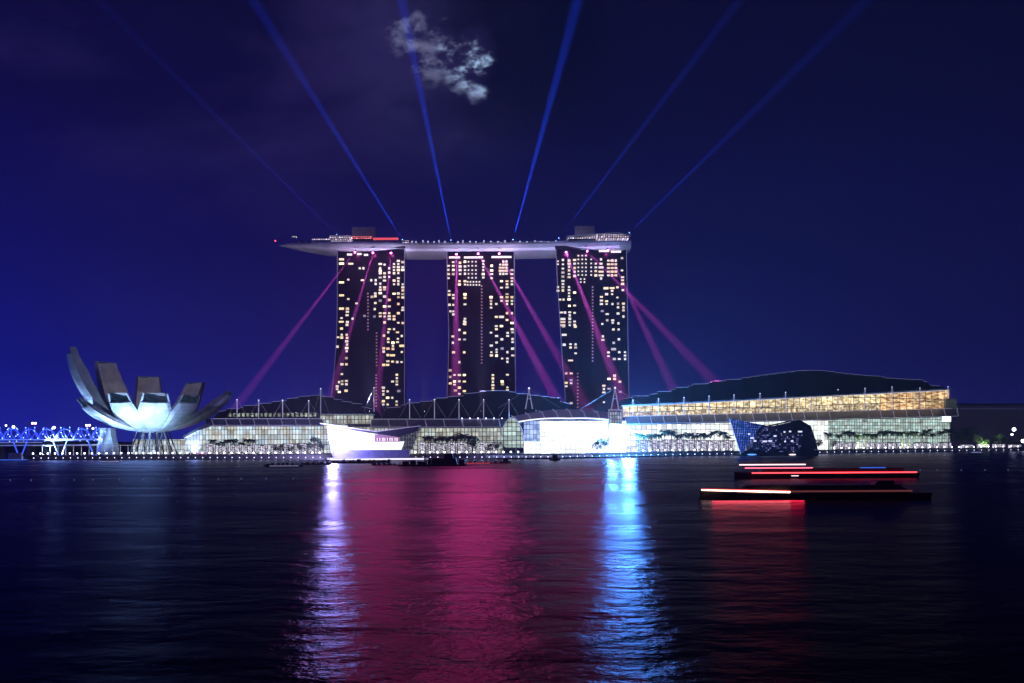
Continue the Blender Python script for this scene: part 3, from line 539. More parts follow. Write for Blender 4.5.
# ------------------------------------------------------------------ museum shaped like an opening lotus
MC = Vector(((152-CX)*760/F, 760, 3.4))
mus = thing('lotus_museum', MC, 'pale lotus-shaped museum with upturned petals standing on slanted legs', 'museum')
def petal(phi, Rr, zt, wmx, alpha, wt, z0=23.5, th=6.0, to=0.86):
    a = R(phi+23); rad = Vector((math.cos(a), math.sin(a), 0)); sd = Vector((-rad.y, rad.x, 0)); al = R(alpha); n = 20
    out = []; inn = []
    for i in range(n+1):
        t = i/n; g = t*al
        r = 3+(Rr-3)*math.sin(g)/math.sin(al); zz = z0+(zt-z0)*(1-math.cos(g))/(1-math.cos(al))
        tang = Vector((math.cos(g)/math.sin(al)*(Rr-3), (zt-z0)*math.sin(g)/(1-math.cos(al)))).normalized(); nr = Vector((-tang.y, tang.x))
        w = min(r*0.37+0.6, wmx); u = max(0, (t-0.62)/0.38); w = min(w, wmx+(wt-wmx)*u)
        d = th*(0.25+0.75*math.sin(math.pi*min(0.62, 0.05+t*0.6))); d *= 1-0.35*max(0, (t-0.8)/0.2)
        P = MC+rad*r; P.z = zz
        def pt(s, dd): return P+sd*s+rad*(nr.x*dd)+Vector((0, 0, nr.y*dd))
        if t <= to+1e-6: out.append([pt(-w, d*0.42), pt(-w*0.80, d*0.10), pt(-w*0.4, 0), pt(0, -0.05*d), pt(w*0.4, 0), pt(w*0.80, d*0.10), pt(w, d*0.42)])
        inn.append([pt(-w, d*0.42), pt(-w*0.86, d), pt(-w*0.3, d*0.86), pt(w*0.3, d*0.86), pt(w*0.86, d), pt(w, d*0.42)])
    o = obj('petal', MB().loft(out, cap=False, closed=False), 'petal', mus)
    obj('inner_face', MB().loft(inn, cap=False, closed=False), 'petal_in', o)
    m = MB(); k = len(out)-1                       # side cheeks where the outer skin has ended
    for sgn in (0, -1): m.add([inn[j][sgn] for j in range(k, n+1)]+[inn[j][(1, -2)[0 if sgn == 0 else 1]] for j in range(n, k-1, -1)], [tuple(range(2*(n+1-k)))])
    oe = out[-1]; ie = inn[-1]; ring = oe+[ie[5], ie[4], ie[3], ie[2], ie[1], ie[0]]; ring = [oe[0], oe[3], oe[6], ie[5], ie[4], ie[1], ie[0]]; c = sum(ring, Vector((0, 0, 0)))/7; N_ = 7
    small = [c+(p-c)*0.86 for p in ring]; inw = -rad*0.9+Vector((0, 0, -0.3))
    m.add(ring+small, [(i, (i+1) % N_, N_+(i+1) % N_, N_+i) for i in range(N_)]); obj('end_frame', m, 'petal', o)
    m = MB().add([p+inw for p in small]+small, [tuple(range(N_))]+[(i, (i+1) % N_, N_+(i+1) % N_, N_+i) for i in range(N_)]); obj('skylight', m, 'skyl', o)
M['skyl'] = lit_wall('petal_skylight', (0.05, 0.16, 0.22), (0.1, 0.26, 0.32), 0.22, 2.2, 1.8, frame=(0.01, 0.015, 0.02), mort=0.14, nsc=0.2, dim=0.2)
for a in ((181, 68, 96, 12, 84, 6.5, 23.5, 13, 0.985), (131, 62, 88, 16, 76, 11.5, 23.5, 7, 0.97), (93, 54, 76, 13.5, 74, 10.5, 23.5, 7, 0.97), (44, 56, 70, 15, 72, 11, 23.5, 7, 0.97), (-14, 70, 58, 17, 60, 10, 23.5, 8, 0.96), (-45, 47, 55.5, 14.5, 76, 10.5), (-86, 43, 55.5, 14.5, 77, 10), (-129, 44, 55.5, 14, 76, 9.6), (-157, 63, 50, 11, 66, 5)): petal(*a)
bs = MB(); prof = [(0.5, 22.6), (8, 22.9), (13, 24.0), (16, 25.6), (14, 26.5), (0.5, 25)]
bs.loft([[MC+Vector((r*math.cos(2*math.pi*i/28), r*math.sin(2*math.pi*i/28), zz-3.4)) for i in range(28)] for r, zz in prof]); obj('basin', bs, 'petal', mus)
for i in range(12):
    a = 2*math.pi*i/12+0.2; r0 = 15+3*(i % 2); s = 4*(1 if i % 2 else -1); top = MC+Vector((r0*0.75*math.cos(a)+s*0.3, r0*0.75*math.sin(a), 20.4)); bot = MC+Vector((r0*1.15*math.cos(a)+s*0.4, r0*1.15*math.sin(a), 0))
    obj('leg', MB().bar(bot, top, 0.75, 8, 0.55), 'dark_metal' if i % 3 else 'white_metal', mus)
for i in range(9):
    a = 2*math.pi*i/9; obj('lattice_strut', MB().bar(MC+Vector((8*math.cos(a), 8*math.sin(a), 0)), MC+Vector((9*math.cos(a+0.7), 9*math.sin(a+0.7), 19.2)), 0.35, 6), 'white_metal', mus)
sp = at(108, 445, 752); obj('stair_pier', MB().loft([[Vector((sp.x+sx*w, 752+sy*5, zz)) for sx, sy in ((-1, -1), (1, -1), (1, 1), (-1, 1))] for w, zz in ((8, 3.4), (7, 12), (5, 20), (4.5, 27))]), 'petal', mus)
a0 = at(133, 447, 785); b0 = at(182, 435, 785); obj('lobby_glass', MB().box(a0.x, b0.x, 785, 794, 3.4, 17), 'glassA', mus)
def flood(p, t, en, col, size, label, rad=1.0, lens='lamp_cyan', r=0.55, grp='ground floodlights'):
    p = Vector(p); t = Vector(t); d = (t-p).normalized(); o = thing('floodlight', p, label, 'floodlight', grp)
    obj('housing', MB().bar(p-d*0.9, p, r*0.8, 8, r), 'dark_metal', o); obj('lens', MB().bar(p, p+d*0.12, r*0.85, 8), lens, o); obj('stand', MB().bar(p-d*0.5, p-d*0.5-Vector((0, 0, 1.3)), 0.1, 5), 'dark_metal', o)
    spot('floodlight_beam', p+d*0.5, t, en, col, size, 0.9, rad, o)
E_MUS = 2.2e4
mc = MC
for dx_, dy_, t, k, lb in ((-62, -48, (-34, -10, 40), 2.1, 'floodlight aimed at the tall left petal of the museum'), (-20, -62, (-8, -20, 30), 1.3, 'floodlight below the front left petals of the museum'), (18, -62, (5, -22, 30), 1.3, 'floodlight below the front petal of the museum'), (52, -52, (40, -10, 30), 2.0, 'floodlight below the right petals of the museum')):
    flood((mc.x+dx_*1.1, mc.y-54, 4.8), mc+Vector((t[0]*1.2, t[1]*1.2, 46)), E_MUS*k*10, (0.36, 0.60, 1.0), 85, lb)
for dx_, dy_, lb in ((-9, -12, 'floodlight under the museum bowl on its left side'), (11, -12, 'floodlight under the museum bowl on its right side')):
    flood((mc.x+dx_, mc.y+dy_-8, 4.8), mc+Vector((dx_*2.2, -6, 30)), E_MUS*0.5, (0.45, 0.70, 1), 120, lb)
flood(mc+Vector((0, 0, 24)), mc+Vector((-3, 10, 60)), E_MUS*4, (0.75, 0.75, 0.95), 165, 'added upward fill light in the centre of the museum bowl')  # fill lamp added to lift the inner faces of the petals

# ------------------------------------------------------------------ helix footbridge
hb0 = at(-40, 432.5, 720); hb1 = at(104, 432.5, 720); HC = at(40, 434.3, 720).z
br = thing('footbridge', Vector((at(40, 440, 720).x, 720, 0)), 'blue-lit footbridge wrapped in twisting steel tubes', 'bridge')
nS = 260; Lh = hb1.x-hb0.x
for ph, nm in ((0, 'outer_helix'), (math.pi, 'outer_helix'), (math.pi/2, 'inner_helix'), (1.2, 'inner_helix'), (2.1, 'outer_helix')):
    ps = []
    for i in range(nS+1):
        u = i/nS; a = (1 if nm == 'outer_helix' else -1)*2*math.pi*u*8.2+ph; rr = 5.6 if nm == 'outer_helix' else 4.4; ps.append(Vector((hb0.x+Lh*u, 720+rr*math.cos(a), HC+rr*math.sin(a))))
    obj(nm, MB().path(ps, 0.22, 4), M.setdefault('helix', mat('bridge_steel', (0.35, 0.38, 0.5), 0.3, 0.6, emit=(0.03, 0.08, 1.0), es=1.6)), br)  # blue glow round the bridge put into the steel as emission
zd = HC-4.6
obj('deck', MB().box(hb0.x, hb1.x, 716.5, 723.5, zd-0.9, zd), 'concrete', br)
obj('deck_light_line', MB().box(hb0.x, hb1.x, 716.2, 716.45, zd-0.3, zd+0.5), glow_mat('bridge_deck_light', (0.10, 0.20, 1.0), 1.2), br)
obj('lower_light_line', MB().box(hb0.x, at(45, 440, 720).x, 716.0, 716.3, zd-2.6, zd-2.1), glow_mat('bridge_lower_light', (0.3, 0.35, 1.0), 0.7), br)
hx = M['helix']
for i in range(90):
    u = (i+0.5)/90; a = 2*math.pi*u*8.2+(math.pi if i % 2 else 0); p = Vector((hb0.x+Lh*u, 720+5.7*math.cos(a), HC+5.7*math.sin(a)))
    
    obj('tube_light', MB().ball(p, 0.42, 6, 4), 'lamp_blue2', br)
for px in (20, 60, 95):
    p = at(px, 440, 720)
    for s in (-1, 1): obj('strut', MB().bar((p.x, 720, 0), (p.x+s*6, 720, zd-0.8), 0.5, 7), 'helix', br)
# low road bridge behind
rb = thing('road_bridge', (at(40, 445, 760).x, 760, 0), 'low dark road bridge running behind the footbridge', 'bridge')
a = at(-60, 441, 760); b = at(112, 441, 760)
obj('road_deck', MB().box(a.x, b.x, 753, 767, 11.2, 13.2), 'concrete', rb)
for px in (0, 30, 62, 95): p = at(px, 445, 760); obj('pier', MB().box(p.x-1.5, p.x+1.5, 755, 765, 0, 11.2), 'concrete', rb)
obj('edge_light', MB().box(a.x, b.x, 752.6, 752.9, 11.8, 12.6), glow_mat('road_edge_light', (0.25, 0.35, 1.0), 0.45), rb)
def street_lamp(px, py, Y, zb, label, m='lamp_white', heads=1, r=0.85):
    p = at(px, py, Y); o = thing('street_lamp', (p.x, Y, zb), label, 'street lamp', 'street lamps behind the bridge')
    obj('post', MB().bar((p.x, Y, zb), p, 0.2, 6, 0.12), 'dark_metal', o)
    for i in range(heads): obj('lamp_head', MB().ball(p+Vector((i*2.6-(heads-1)*1.3, 0, 0)), r, 8, 5), m, o)
street_lamp(13.5, 427, 761, 13.2, 'white street lamp nearest the left edge above the bridge', r=1.2); street_lamp(6, 425.5, 761, 13.2, 'small white street lamp at the far left', r=0.7)
street_lamp(34, 423.3, 761, 13.2, 'twin-headed warm street lamp above the bridge, left one', 'lamp_warm', 2, 0.9); street_lamp(54, 427.6, 761, 13.2, 'white street lamp midway along the bridge', r=1.2)
street_lamp(88, 425.3, 761, 13.2, 'twin-headed warm street lamp close to the museum', 'lamp_warm', 2, 0.9); street_lamp(93, 428.6, 761, 13.2, 'white street lamp just left of the museum', r=0.9)
street_lamp(1014, 429.4, 965, 3.3, 'bright white street lamp at the right edge', r=2.0); street_lamp(1012, 434.5, 962, 3.3, 'small white lamp under the bright one at right', r=1.2); street_lamp(1023, 441, 958, 3.3, 'low bright lamp cut by the right edge', r=2.0)

# ------------------------------------------------------------------ the long mall: three buildings
def stepped_roof(root, pts, base_py, Y, depth=60, edge=True):
    """overlapping dark shells, each its own part, rising in steps"""
    dense = []
    for (x0, y0), (x1, y1) in zip(pts, pts[1:]):
        k = max(1, round((x1-x0)/11)); dense += [(x0+(x1-x0)*j/k, y0+(y1-y0)*j/k) for j in range(k)]
    dense.append(pts[-1])
    for i, ((x0, y0), (x1, y1)) in enumerate(zip(dense, dense[1:])):
        ym = (y0+y1)/2; y0 = ym+(y0-ym)*0.35; y1 = ym+(y1-ym)*0.35; x1 += 0.8*(1 if y1 < y0 else 0); x0 -= 0.8*(1 if y1 >= y0 else 0)
        Yi = Y(x0) if callable(Y) else Y
        bp = base_py((x0+x1)/2) if callable(base_py) else base_py
        a = at(x0, y0, Yi); b = at(x1, y1, Yi); c = at(x1, bp, Yi); d = at(x0, bp, Yi); bk = depth
        c.z = min(c.z, b.z-0.5); d.z = min(d.z, a.z-0.5)
        f = 16
        # front drops back from the eave to the ridge
        vs = [Vector((d.x, Yi-f, d.z)), Vector((c.x, Yi-f, c.z)), b, a, Vector((d.x, Yi+bk, d.z)), Vector((c.x, Yi+bk, c.z)), b+Vector((0, bk*0.6, -1)), a+Vector((0, bk*0.6, -1))]
        obj('roof_shell', MB().add(vs, [(0, 1, 2, 3), (3, 2, 6, 7), (7, 6, 5, 4), (0, 3, 7, 4), (1, 5, 6, 2), (0, 4, 5, 1)]), 'roof_dark', root)
        if edge: obj('shell_edge', MB().bar(a+Vector((0, -0.2, 0.1)), b+Vector((0, -0.2, 0.1)), 0.16, 4), 'skirt', root)
def steps(raw, n=None):
    out = []
    for x, y in raw: out.append((x, y))
    return out
def mast(root, px, y0, y1, Y, a_frame=False, r=0.38):
    t = at(px, y0, Y); b = at(px, y1, Y)
    m = MB()
    if a_frame: m.bar((b.x-2.9, Y, b.z), t, 0.65, 6, 0.35); m.bar((b.x+2.9, Y, b.z), t, 0.65, 6, 0.35); m.bar((b.x-1.6, Y, (b.z+t.z)/2), (b.x+1.6, Y, (b.z+t.z)/2), 0.25, 5)
    else: m.bar(b, t, r, 6)
    o = obj('mast', m, 'mastm', root)
    obj('mast_light', MB().ball(t+Vector((0, 0, 0.2)), 0.55 if not a_frame else 0.8, 6, 4), M.setdefault('mastl', glow_mat('mast_top_light', (0.8, 0.8, 1.0), 1.5)), o)
    c = MB()
    for s in (-1, 1): c.bar(t, Vector((t.x+s*(9 if not a_frame else 26), Y+2, b.z+1)), 0.06, 3)
    obj('stay_cable', c, 'mastm', o)
def canopy(root, x0, x1, yt, yb, Yf, Yb, n, m='canopy'):
    """sloping louvred strip roof with rib lines"""
    f0 = yt if callable(yt) else (lambda x: yt); f1 = yb if callable(yb) else (lambda x: yb)
    t = MB(); N_ = 8; top = []; bot = []
    for i in range(N_+1):
        x = x0+(x1-x0)*i/N_; bot.append(at(x, f1(x), Yf(x) if callable(Yf) else Yf)); top.append(at(x, f0(x), Yb(x) if callable(Yb) else Yb))
    t.loft([[b, a, a-Vector((0, 0, 0.8)), b-Vector((0, 0, 0.8))] for a, b in zip(top, bot)]); obj('canopy', t, m, root)
    r = MB()
    for i in range(n+1):
        x = x0+(x1-x0)*i/n; a = at(x-1.5, f0(x), Yb(x) if callable(Yb) else Yb); b = at(x+0.5, f1(x), Yf(x) if callable(Yf) else Yf); r.bar(a+Vector((0, -0.2, 0.35)), b+Vector((0, -0.2, 0.35)), 0.20, 4)
    r.path([b+Vector((0, -0.15, 0.2)) for b in bot], 0.18, 4); r.path([b+Vector((0, -0.15, 0.35)) for b in top], 0.22, 4)
    obj('canopy_rib', r, 'mastm', root)
def band(root, name, x0, x1, yt, yb, Y, m, th=6, n=6):
    f0 = yt if callable(yt) else (lambda x: yt); f1 = yb if callable(yb) else (lambda x: yb); fy = Y if callable(Y) else (lambda x: Y); rg = []
    for i in range(n+1):
        x = x0+(x1-x0)*i/n; a = at(x, f0(x), fy(x)); b = at(x, f1(x), fy(x)); b.z = 3.32 if f1(x) >= 446.5 else b.z; rg.append([b, a, a+Vector((0, th, 0)), b+Vector((0, th, 0))])
    return obj(name, MB().loft(rg), m, root)
# left hall
A = thing('mall_hall', (at(270, 445, 700).x, 700, 3.3), 'left mall hall with pale glass front and stepped dark roof', 'mall building', 'mall halls along the waterfront')
fy = 712
pts = [at(183, 453, fy), at(187, 436, fy), at(196, 430, fy), at(214, 424.5, fy), at(345, 424.5, fy), at(345, 453, fy)]
obj('glass_front', MB().prism(pts, (0, 12, 0)), 'glassA', A)
obj('end_roof', MB().prism([at(182, 437, fy-3), at(196, 429, fy-3), at(214, 419, fy-3), at(214, 425, fy-3), at(197, 431, fy-3), at(184, 438.5, fy-3)], (0, 16, 0)), 'canopy', A)
canopy(A, 213, 324, 419, 425.5, 694, 706, 8)
band(A, 'podium', 206, 400, 419, 425, 712, 'dark_metal', 40)
stepped_roof(A, [(219, 413), (227, 409), (240.5, 408.6), (244, 406), (258, 405), (260.5, 403.6), (272, 403), (287, 399.5), (299, 397), (311, 395.6), (321, 395), (334, 398.5), (342, 400.5), (352, 403), (362, 404.5), (372, 411)], 419, 745)
band(A, 'clerestory_lights', 228, 318, 412.8, 416.5, 721, lit_wall('clerestory_trees', (1.0, 0.85, 0.5), (0.5, 0.7, 0.5), 0.8, 3.8, 9, frame=(0.01, 0.01, 0.015), mort=0.22, nsc=0.3, lo=0.42, hi=0.58, dim=0.0), 3)
for x, t in ((237, 400), (258.6, 400.5), (282.6, 400.5), (308.7, 401)): mast(A, x, t, 418.5, 716)
mast(A, 320.7, 389, 424, 712)
band(A, 'upper_glass_box', 321, 370.5, 414.6, 423.5, 704, 'glassB', 14); band(A, 'box_roof', 320, 371.5, 413.6, 414.6, 703, 'white_metal', 17)
# middle hall
B = thing('mall_hall', (at(450, 445, 702).x, 702, 3.3), 'middle mall hall with stepped roof behind the barge', 'mall building', 'mall halls along the waterfront')
band(B, 'glass_front', 345, 503, 427, 448.5, 702, 'glassB', 12)
canopy(B, 371, 500, 419.5, 427.2, 695, 708, 7)
stepped_roof(B, [(386, 409), (401, 406), (406, 404), (420, 402), (433, 400.7), (436, 398.5), (448, 397.6), (464, 395), (479.5, 391.4), (495, 390.5), (509, 391), (516, 393), (540, 396), (560, 398.5), (571, 407)], 419, 745)
band(B, 'podium', 372, 575, 418.5, 427, 714, 'dark_metal', 40)
for x in (409.6, 434.5, 459, 483.6, 509): mast(B, x, 400, 418.5, 716)
mast(B, 374, 388, 412, 730); mast(B, 529, 388.5, 409, 712, True)
for i in range(7): obj('edge_lamp', MB().ball(at(462+i*8, 418.3, 707), 0.6, 6, 4), 'lamp_low', B)
# glass arch
G = thing('glass_arch', (at(512, 445, 680).x, 680, 3.3), 'arched glass entrance glowing green-white beside the bright plaza', 'entrance')
arc = [at(512+12*math.cos(R(180-i*15))*1.0, 447.5-29.5*math.sin(R(180-i*15)), 680) for i in range(13)]
for p in arc: p.z = max(p.z, 3.4)
obj('glass_face', MB().prism(arc, (0, 14, 0)), 'glassD', G)
for s in (0, 3, 6): obj('arch_rib', MB().path([p+Vector((0, -0.4+s, 0.3)) for p in arc], 0.4, 5), 'mastm', G)
# plaza with the curved roof and the blown-out light
P = thing('event_plaza', (at(560, 445, 690).x, 690, 3.3), 'open event hall flooded with white light under a curved ribbed roof', 'event hall')
def plz(x): return 409.3+9.2*((x-568)/62.0)**2 if x < 568 else 409.3+5.0*((x-568)/50.0)**2
rg = []; 
for i in range(17):
    x = 508+(618-508)*i/16; a = at(x, plz(x), 712); b = at(x, plz(x)+9.5-3*abs(x-568)/60, 682); rg.append([b, a, a-Vector((0, 0, 0.8)), b-Vector((0, 0, 0.8))])
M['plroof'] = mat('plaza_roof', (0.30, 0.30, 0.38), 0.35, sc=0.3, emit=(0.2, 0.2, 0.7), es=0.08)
obj('curved_roof', MB().loft(rg), 'plroof', P)
for i in range(1, 16, 2):
    b, a = rg[i][0], rg[i][1]; mid = (a+b)/2+Vector((0, 0, 1.8)); obj('roof_rib', MB().path([b+Vector((2, -.3, 0.3)), mid, a+Vector((-3, 0, 0.3))], 0.32, 5), 'mastm', P)
obj('roof_edge', MB().path([r[0]+Vector((0, -0.4, 0.3)) for r in rg], 0.5, 5), glow_mat('plaza_roof_edge', (0.8, 0.85, 1), 1.6), P)
band(P, 'lit_hall', 540, 626, 421, 447.8, 712, 'glassW', 8)
band(P, 'blue_glow_panel', 524, 540, 421, 447.8, 712.5, lit_wall('plaza_blue_glow', (0.35, 0.5, 1.0), (0.5, 0.62, 1.0), 1.3, 3, 4, mort=0.06, nsc=0.1, dim=0.6), 8)  # glowing panel added for the bluish haze beside the bright hall
band(P, 'stage_box', 524, 585, 441.5, 446.8, 680, 'glassW', 5); 
obj('plaza_wall', MB().loft([[Vector(((x-CX)*SY(x)/F, SY(x)+d, zz)) for d, zz in ((7.2, 1.2), (7.2, 3.5), (7.95, 3.5), (7.95, 1.2))] for x in range(486, 600, 6)]), 'pier_glow', P)
gp = thing('gate_frame', (at(616, 445, 660).x, 660, 3.3), 'pale steel gate frame with glass box beneath the twin-legged mast', 'gate')
band(gp, 'glass_box', 609.5, 621.5, 412, 424, 668, lit_wall('gate_glass', (0.6, 0.75, 1.0), (0.8, 0.85, 1.0), 0.8, 2, 3, mort=0.12, nsc=0.2, dim=0.3), 8)
for x in (608.7, 622): obj('gate_post', MB().bar(at(x, 447, 663), at(x, 409, 663), 0.45, 6), 'mastm', gp)
obj('gate_beam', MB().bar(at(608.5, 410, 663), at(624, 410, 663), 0.7, 6), 'mastm', gp)
ar2 = [at(615+6*math.cos(R(180-i*22.5)), 447.5-15*math.sin(R(180-i*22.5)), 661) for i in range(9)]
obj('arch_screen', MB().prism(ar2, (0, 1.5, 0)), 'screen', gp)
mast(gp, 615, 388, 409.5, 664, True)
# right hall
def cY(x): return SY(x)+72
C = thing('mall_hall', (at(790, 445, 850).x, 850, 3.3), 'long right mall hall with gold lit loggia under a dark humped roof', 'mall building', 'mall halls along the waterfront')
ltop = lambda x: 406.5+(389.8-406.5)*(x-622)/(949-622)
lbot = lambda x: 416.6+(408.8-416.6)*(x-632)/(949-632)
lmid = lambda x: ltop(x)*0.42+lbot(x)*0.58
band(C, 'loggia', 624, 880, ltop, lmid, lambda x: cY(x)+2, 'logA', 8, 10); band(C, 'loggia', 624, 880, lmid, lbot, lambda x: cY(x)+2, 'logL', 8, 10); band(C, 'loggia', 880, 949, ltop, lbot, lambda x: cY(x)+2, 'logB', 8, 3)
band(C, 'loggia_eave', 622, 951, lambda x: ltop(x)-1.3, ltop, lambda x: cY(x)-3, 'white_metal', 14, 10)
M['eave_glow'] = glow_mat('eave_light', (0.8, 0.75, 0.9), 0.55)
band(C, 'eave_light_line', 640, 949, lambda x: ltop(x)-0.2, lambda x: ltop(x)+0.7, lambda x: cY(x)-1, 'eave_glow', 1, 10)
band(C, 'floor_slab', 624, 950, lambda x: (ltop(x)+lbot(x))/2+0.9, lambda x: (ltop(x)+lbot(x))/2+1.5, lambda x: cY(x)+1.2, 'concrete', 2, 10)
canopy(C, 626, 958, lambda x: lbot(x), lambda x: lbot(x)+7.6, lambda x: SY(x)+42, lambda x: SY(x)+64, 26)
cb = lambda x: lbot(x)+7.0
band(C, 'glass_front', 624, 828, cb, 448.3, lambda x: SY(x)+50, 'glassC', 6, 14); band(C, 'glass_front', 828, 950, cb, 448.3, lambda x: SY(x)+50, 'glassD', 6, 10)
band(C, 'side_sign_light', 943, 951, 416.5, 421.5, 935, 'screen', 2)
stepped_roof(C, [(624, 400), (632, 396), (649, 396), (657, 392), (671, 391), (675, 388), (688, 387), (692, 384.5), (708, 383.5), (712, 381.5), (725, 380.5), (741, 378.5), (759, 375.6), (776, 373.6), (794, 371.4), (810, 370), (826, 371), (844, 373.5), (863, 375.3), (881, 376.4), (886, 378), (903, 379), (922, 380), (927, 383), (940, 388)], lambda x: ltop(x)-0.6, lambda x: cY(x)+22)
band(C, 'core_wall', 628, 945, lambda x: ltop(x)-0.5, 447, lambda x: cY(x)+12, 'dark_metal', 40, 6)
for x in (633, 658.5, 684, 709, 734, 760, 785.6, 811.5, 838, 865, 892, 920, 948): mast(C, x, ltop(x)-5.6 if x < 900 else ltop(x)-3, lbot(x)+0.5, cY(x)-4)
band(C, 'corner_glass_room', 946, 957, 398.5, 409, 965, lit_wall('green_room', (0.6, 0.8, 0.4), (0.5, 0.5, 0.6), 0.4, 1.6, 1.6, mort=0.25, nsc=0.4, dim=0.05), 8)
cv_ = thing('convention_hall', (at(1000, 445, 1100).x, 1100, 3.3), 'wide dark convention hall with flat roof behind the right trees', 'building')
band(cv_, 'wall', 930, 1100, 405.5, 448, 1100, 'conv', 60); band(cv_, 'roof', 928, 1102, 403.6, 405.4, 1098, 'roof_dark', 64)
rl = MB()
for i in range(34): p = at(958+i*3.0, 408.8, 1099.6); rl.box(p.x-0.5, p.x+0.5, p.y-.2, p.y+.2, p.z-0.5, p.z+0.5)
obj('roof_vent_row', rl, glow_mat('vent_light', (0.4, 0.4, 0.9), 0.2), cv_)

# ------------------------------------------------------------------ kiosks on the promenade
def kiosk(x0, x1, yt, label, group, Y=None, m='kiosk'):
    Y = SY((x0+x1)/2)+17.5
    yt += random.choice((0.6, 1.2, 1.8)); a = at(x0, yt, Y); b = at(x1, yt, Y); o = thing('kiosk', ((a.x+b.x)/2, Y, 3.5), label, 'kiosk', group)
    obj('lit_interior', MB().box(a.x+0.4, b.x-0.4, Y+1, Y+4, 3.5, a.z-0.8), m, o); obj('roof', MB().box(a.x-0.4, b.x+0.4, Y-0.6, Y+5, a.z-0.8, a.z-0.3), 'dark_metal', o)
    for x in (a.x, b.x): obj('post', MB().box(x-0.12, x+0.12, Y-0.3, Y-0.06, 3.5, a.z-0.8), 'dark_metal', o)
    obj('counter', MB().box(a.x+0.6, b.x-0.6, Y, Y+0.8, 3.5, 4.5), 'black', o)
for i in range(8): kiosk(637.5+i*12.2, 649+i*12.2, 438.5, 'flat-roofed lit kiosk in the arcade left of the crystal pavilion', 'arcade kiosks left of the crystal pavilion')
for i in range(6): kiosk(835+i*11, 845+i*11, 440.5, 'white lit kiosk under the right palm row', 'kiosks under the right palms')
for i in range(4): kiosk(905+i*12, 916+i*12, 441.5, 'low lit kiosk near the right end of the mall', 'kiosks near the right end')
for i in range(9): kiosk(205+i*13, 216+i*13, 442.5, 'low white lit kiosk before the left mall hall', 'kiosks before the left mall hall')
for i in range(8): kiosk(418+i*10, 427+i*10, 441, 'white lit kiosk under the middle palms', 'kiosks under the middle palms')
for i in range(4): kiosk(962+i*16, 974+i*16, 443, 'small pale kiosk between the right trees', 'kiosks between the right trees')
# white colonnade under the museum walkway
w = thing('walkway', (at(80, 445, 640).x, 640, 3.5), 'raised white walkway with slim posts in front of the museum', 'walkway')
Yw = lambda x: SY(x)+11
obj('beam', MB().loft([[Vector(((x-CX)*Yw(x)/F, Yw(x)+d, zz)) for d, zz in ((0, 11.6), (0, 12.1), (1, 12.1), (1, 11.6))] for x in range(33, 207, 10)]), 'mastm', w)
for i in range(22): x = 42+i*7.8; X = (x-CX)*Yw(x)/F; obj('post', MB().box(X-0.17, X+0.17, Yw(x)+0.3, Yw(x)+0.7, 3.4, 11.6), 'mastm', w)
rl = thing('railing', ((480-CX)*SY(480)/F, SY(480)+8.8, 3.5), 'thin white railing along the promenade edge', 'railing')
g = MB()
for zz in (4.0, 4.55): g.loft([[Vector(((x-CX)*SY(x)/F, SY(x)+d, zz+e)) for d, e in ((8.7, 0), (8.7, 0.06), (8.78, 0.06), (8.78, 0))] for x in PXS])
obj('rails', g, 'white_metal', rl); g = MB(); q = 29.0
while q < 1030: X = (q-CX)*SY(q)/F; g.box(X, X+0.07, SY(q)+8.82, SY(q)+8.9, 3.4, 4.6); q += 3.2
obj('post', g, 'white_metal', rl, kind='stuff')

# ------------------------------------------------------------------ promenade lamps
def skip(px, low): return (326 < px < (408 if low else 399)) or (738 < px < 817)
l1 = thing('promenade_lamp', (0, 0, 0), 'white globe lamp in the upper row along the promenade edge', 'lamp', 'upper row of promenade lamps')
obj('globe', MB().ball((0, 0, 1.92), 0.62, 8, 5), 'lamp_white', l1); obj('post', MB().bar((0, 0, 0), (0, 0, 1.5), 0.09, 5), 'dark_metal', l1)
l2 = thing('deck_light', (0, 0, 0), 'small white light low on the boardwalk edge', 'light', 'lower row of boardwalk lights')
obj('globe', MB().ball((0, 0, 0.5), 0.40, 8, 5), 'lamp_low', l2); obj('bracket', MB().box(-0.08, 0.08, -0.08, 0.08, 0, 0.2), 'dark_metal', l2)
first1 = first2 = True; px = 33.0
while px < 1023:
    X = (px-CX)*(SY(px)+9)/F; YY = SY(px)+9; k = YY/640
    if not skip(px, False):
        if first1: l1.location = (X, YY, 3.4); first1 = False
        else: dup(l1, (X, YY, 3.4))
    if not skip(px+3, True):
        if first2: l2.location = ((px+0.5-CX)*SY(px)/F, SY(px)+0.25, 1.2); first2 = False
        else: dup(l2, ((px+0.5-CX)*SY(px)/F, SY(px)+0.25, 1.2))
    px += 7.35

# ------------------------------------------------------------------ white floating pavilion with the glowing wall
W1 = thing('white_pavilion', (at(365, 456, 628).x, 628, 0), 'floating pavilion with a blank glowing white wall and a dark folded roof', 'pavilion')
Y = 628
obj('glowing_wall', MB().prism([at(326.5, 426, Y), at(376, 433.6, Y), at(376, 441.5, Y), at(404, 441.5, Y), at(401, 450, Y), at(331, 450, Y)], (0, 9, 0)), 'screen', W1)
obj('folded_roof', MB().prism([at(321.5, 423.6, Y-1), at(345, 427, Y-1), at(376, 432, Y-1), at(420, 426.2, Y-1), at(417.5, 431, Y-1), at(398, 437.0, Y-1), at(376, 433.9, Y-1), at(326, 426, Y-1)], (0, 15, 0)), M.setdefault('pavroof', mat('pavilion_roof', (0.05, 0.045, 0.07), 0.4)), W1)
obj('roof_edge', MB().path([at(320, 423.3, Y-1.3), at(376, 431.6, Y-1.3), at(420.5, 425.8, Y-1.3)], 0.22, 5), 'mastm', W1)
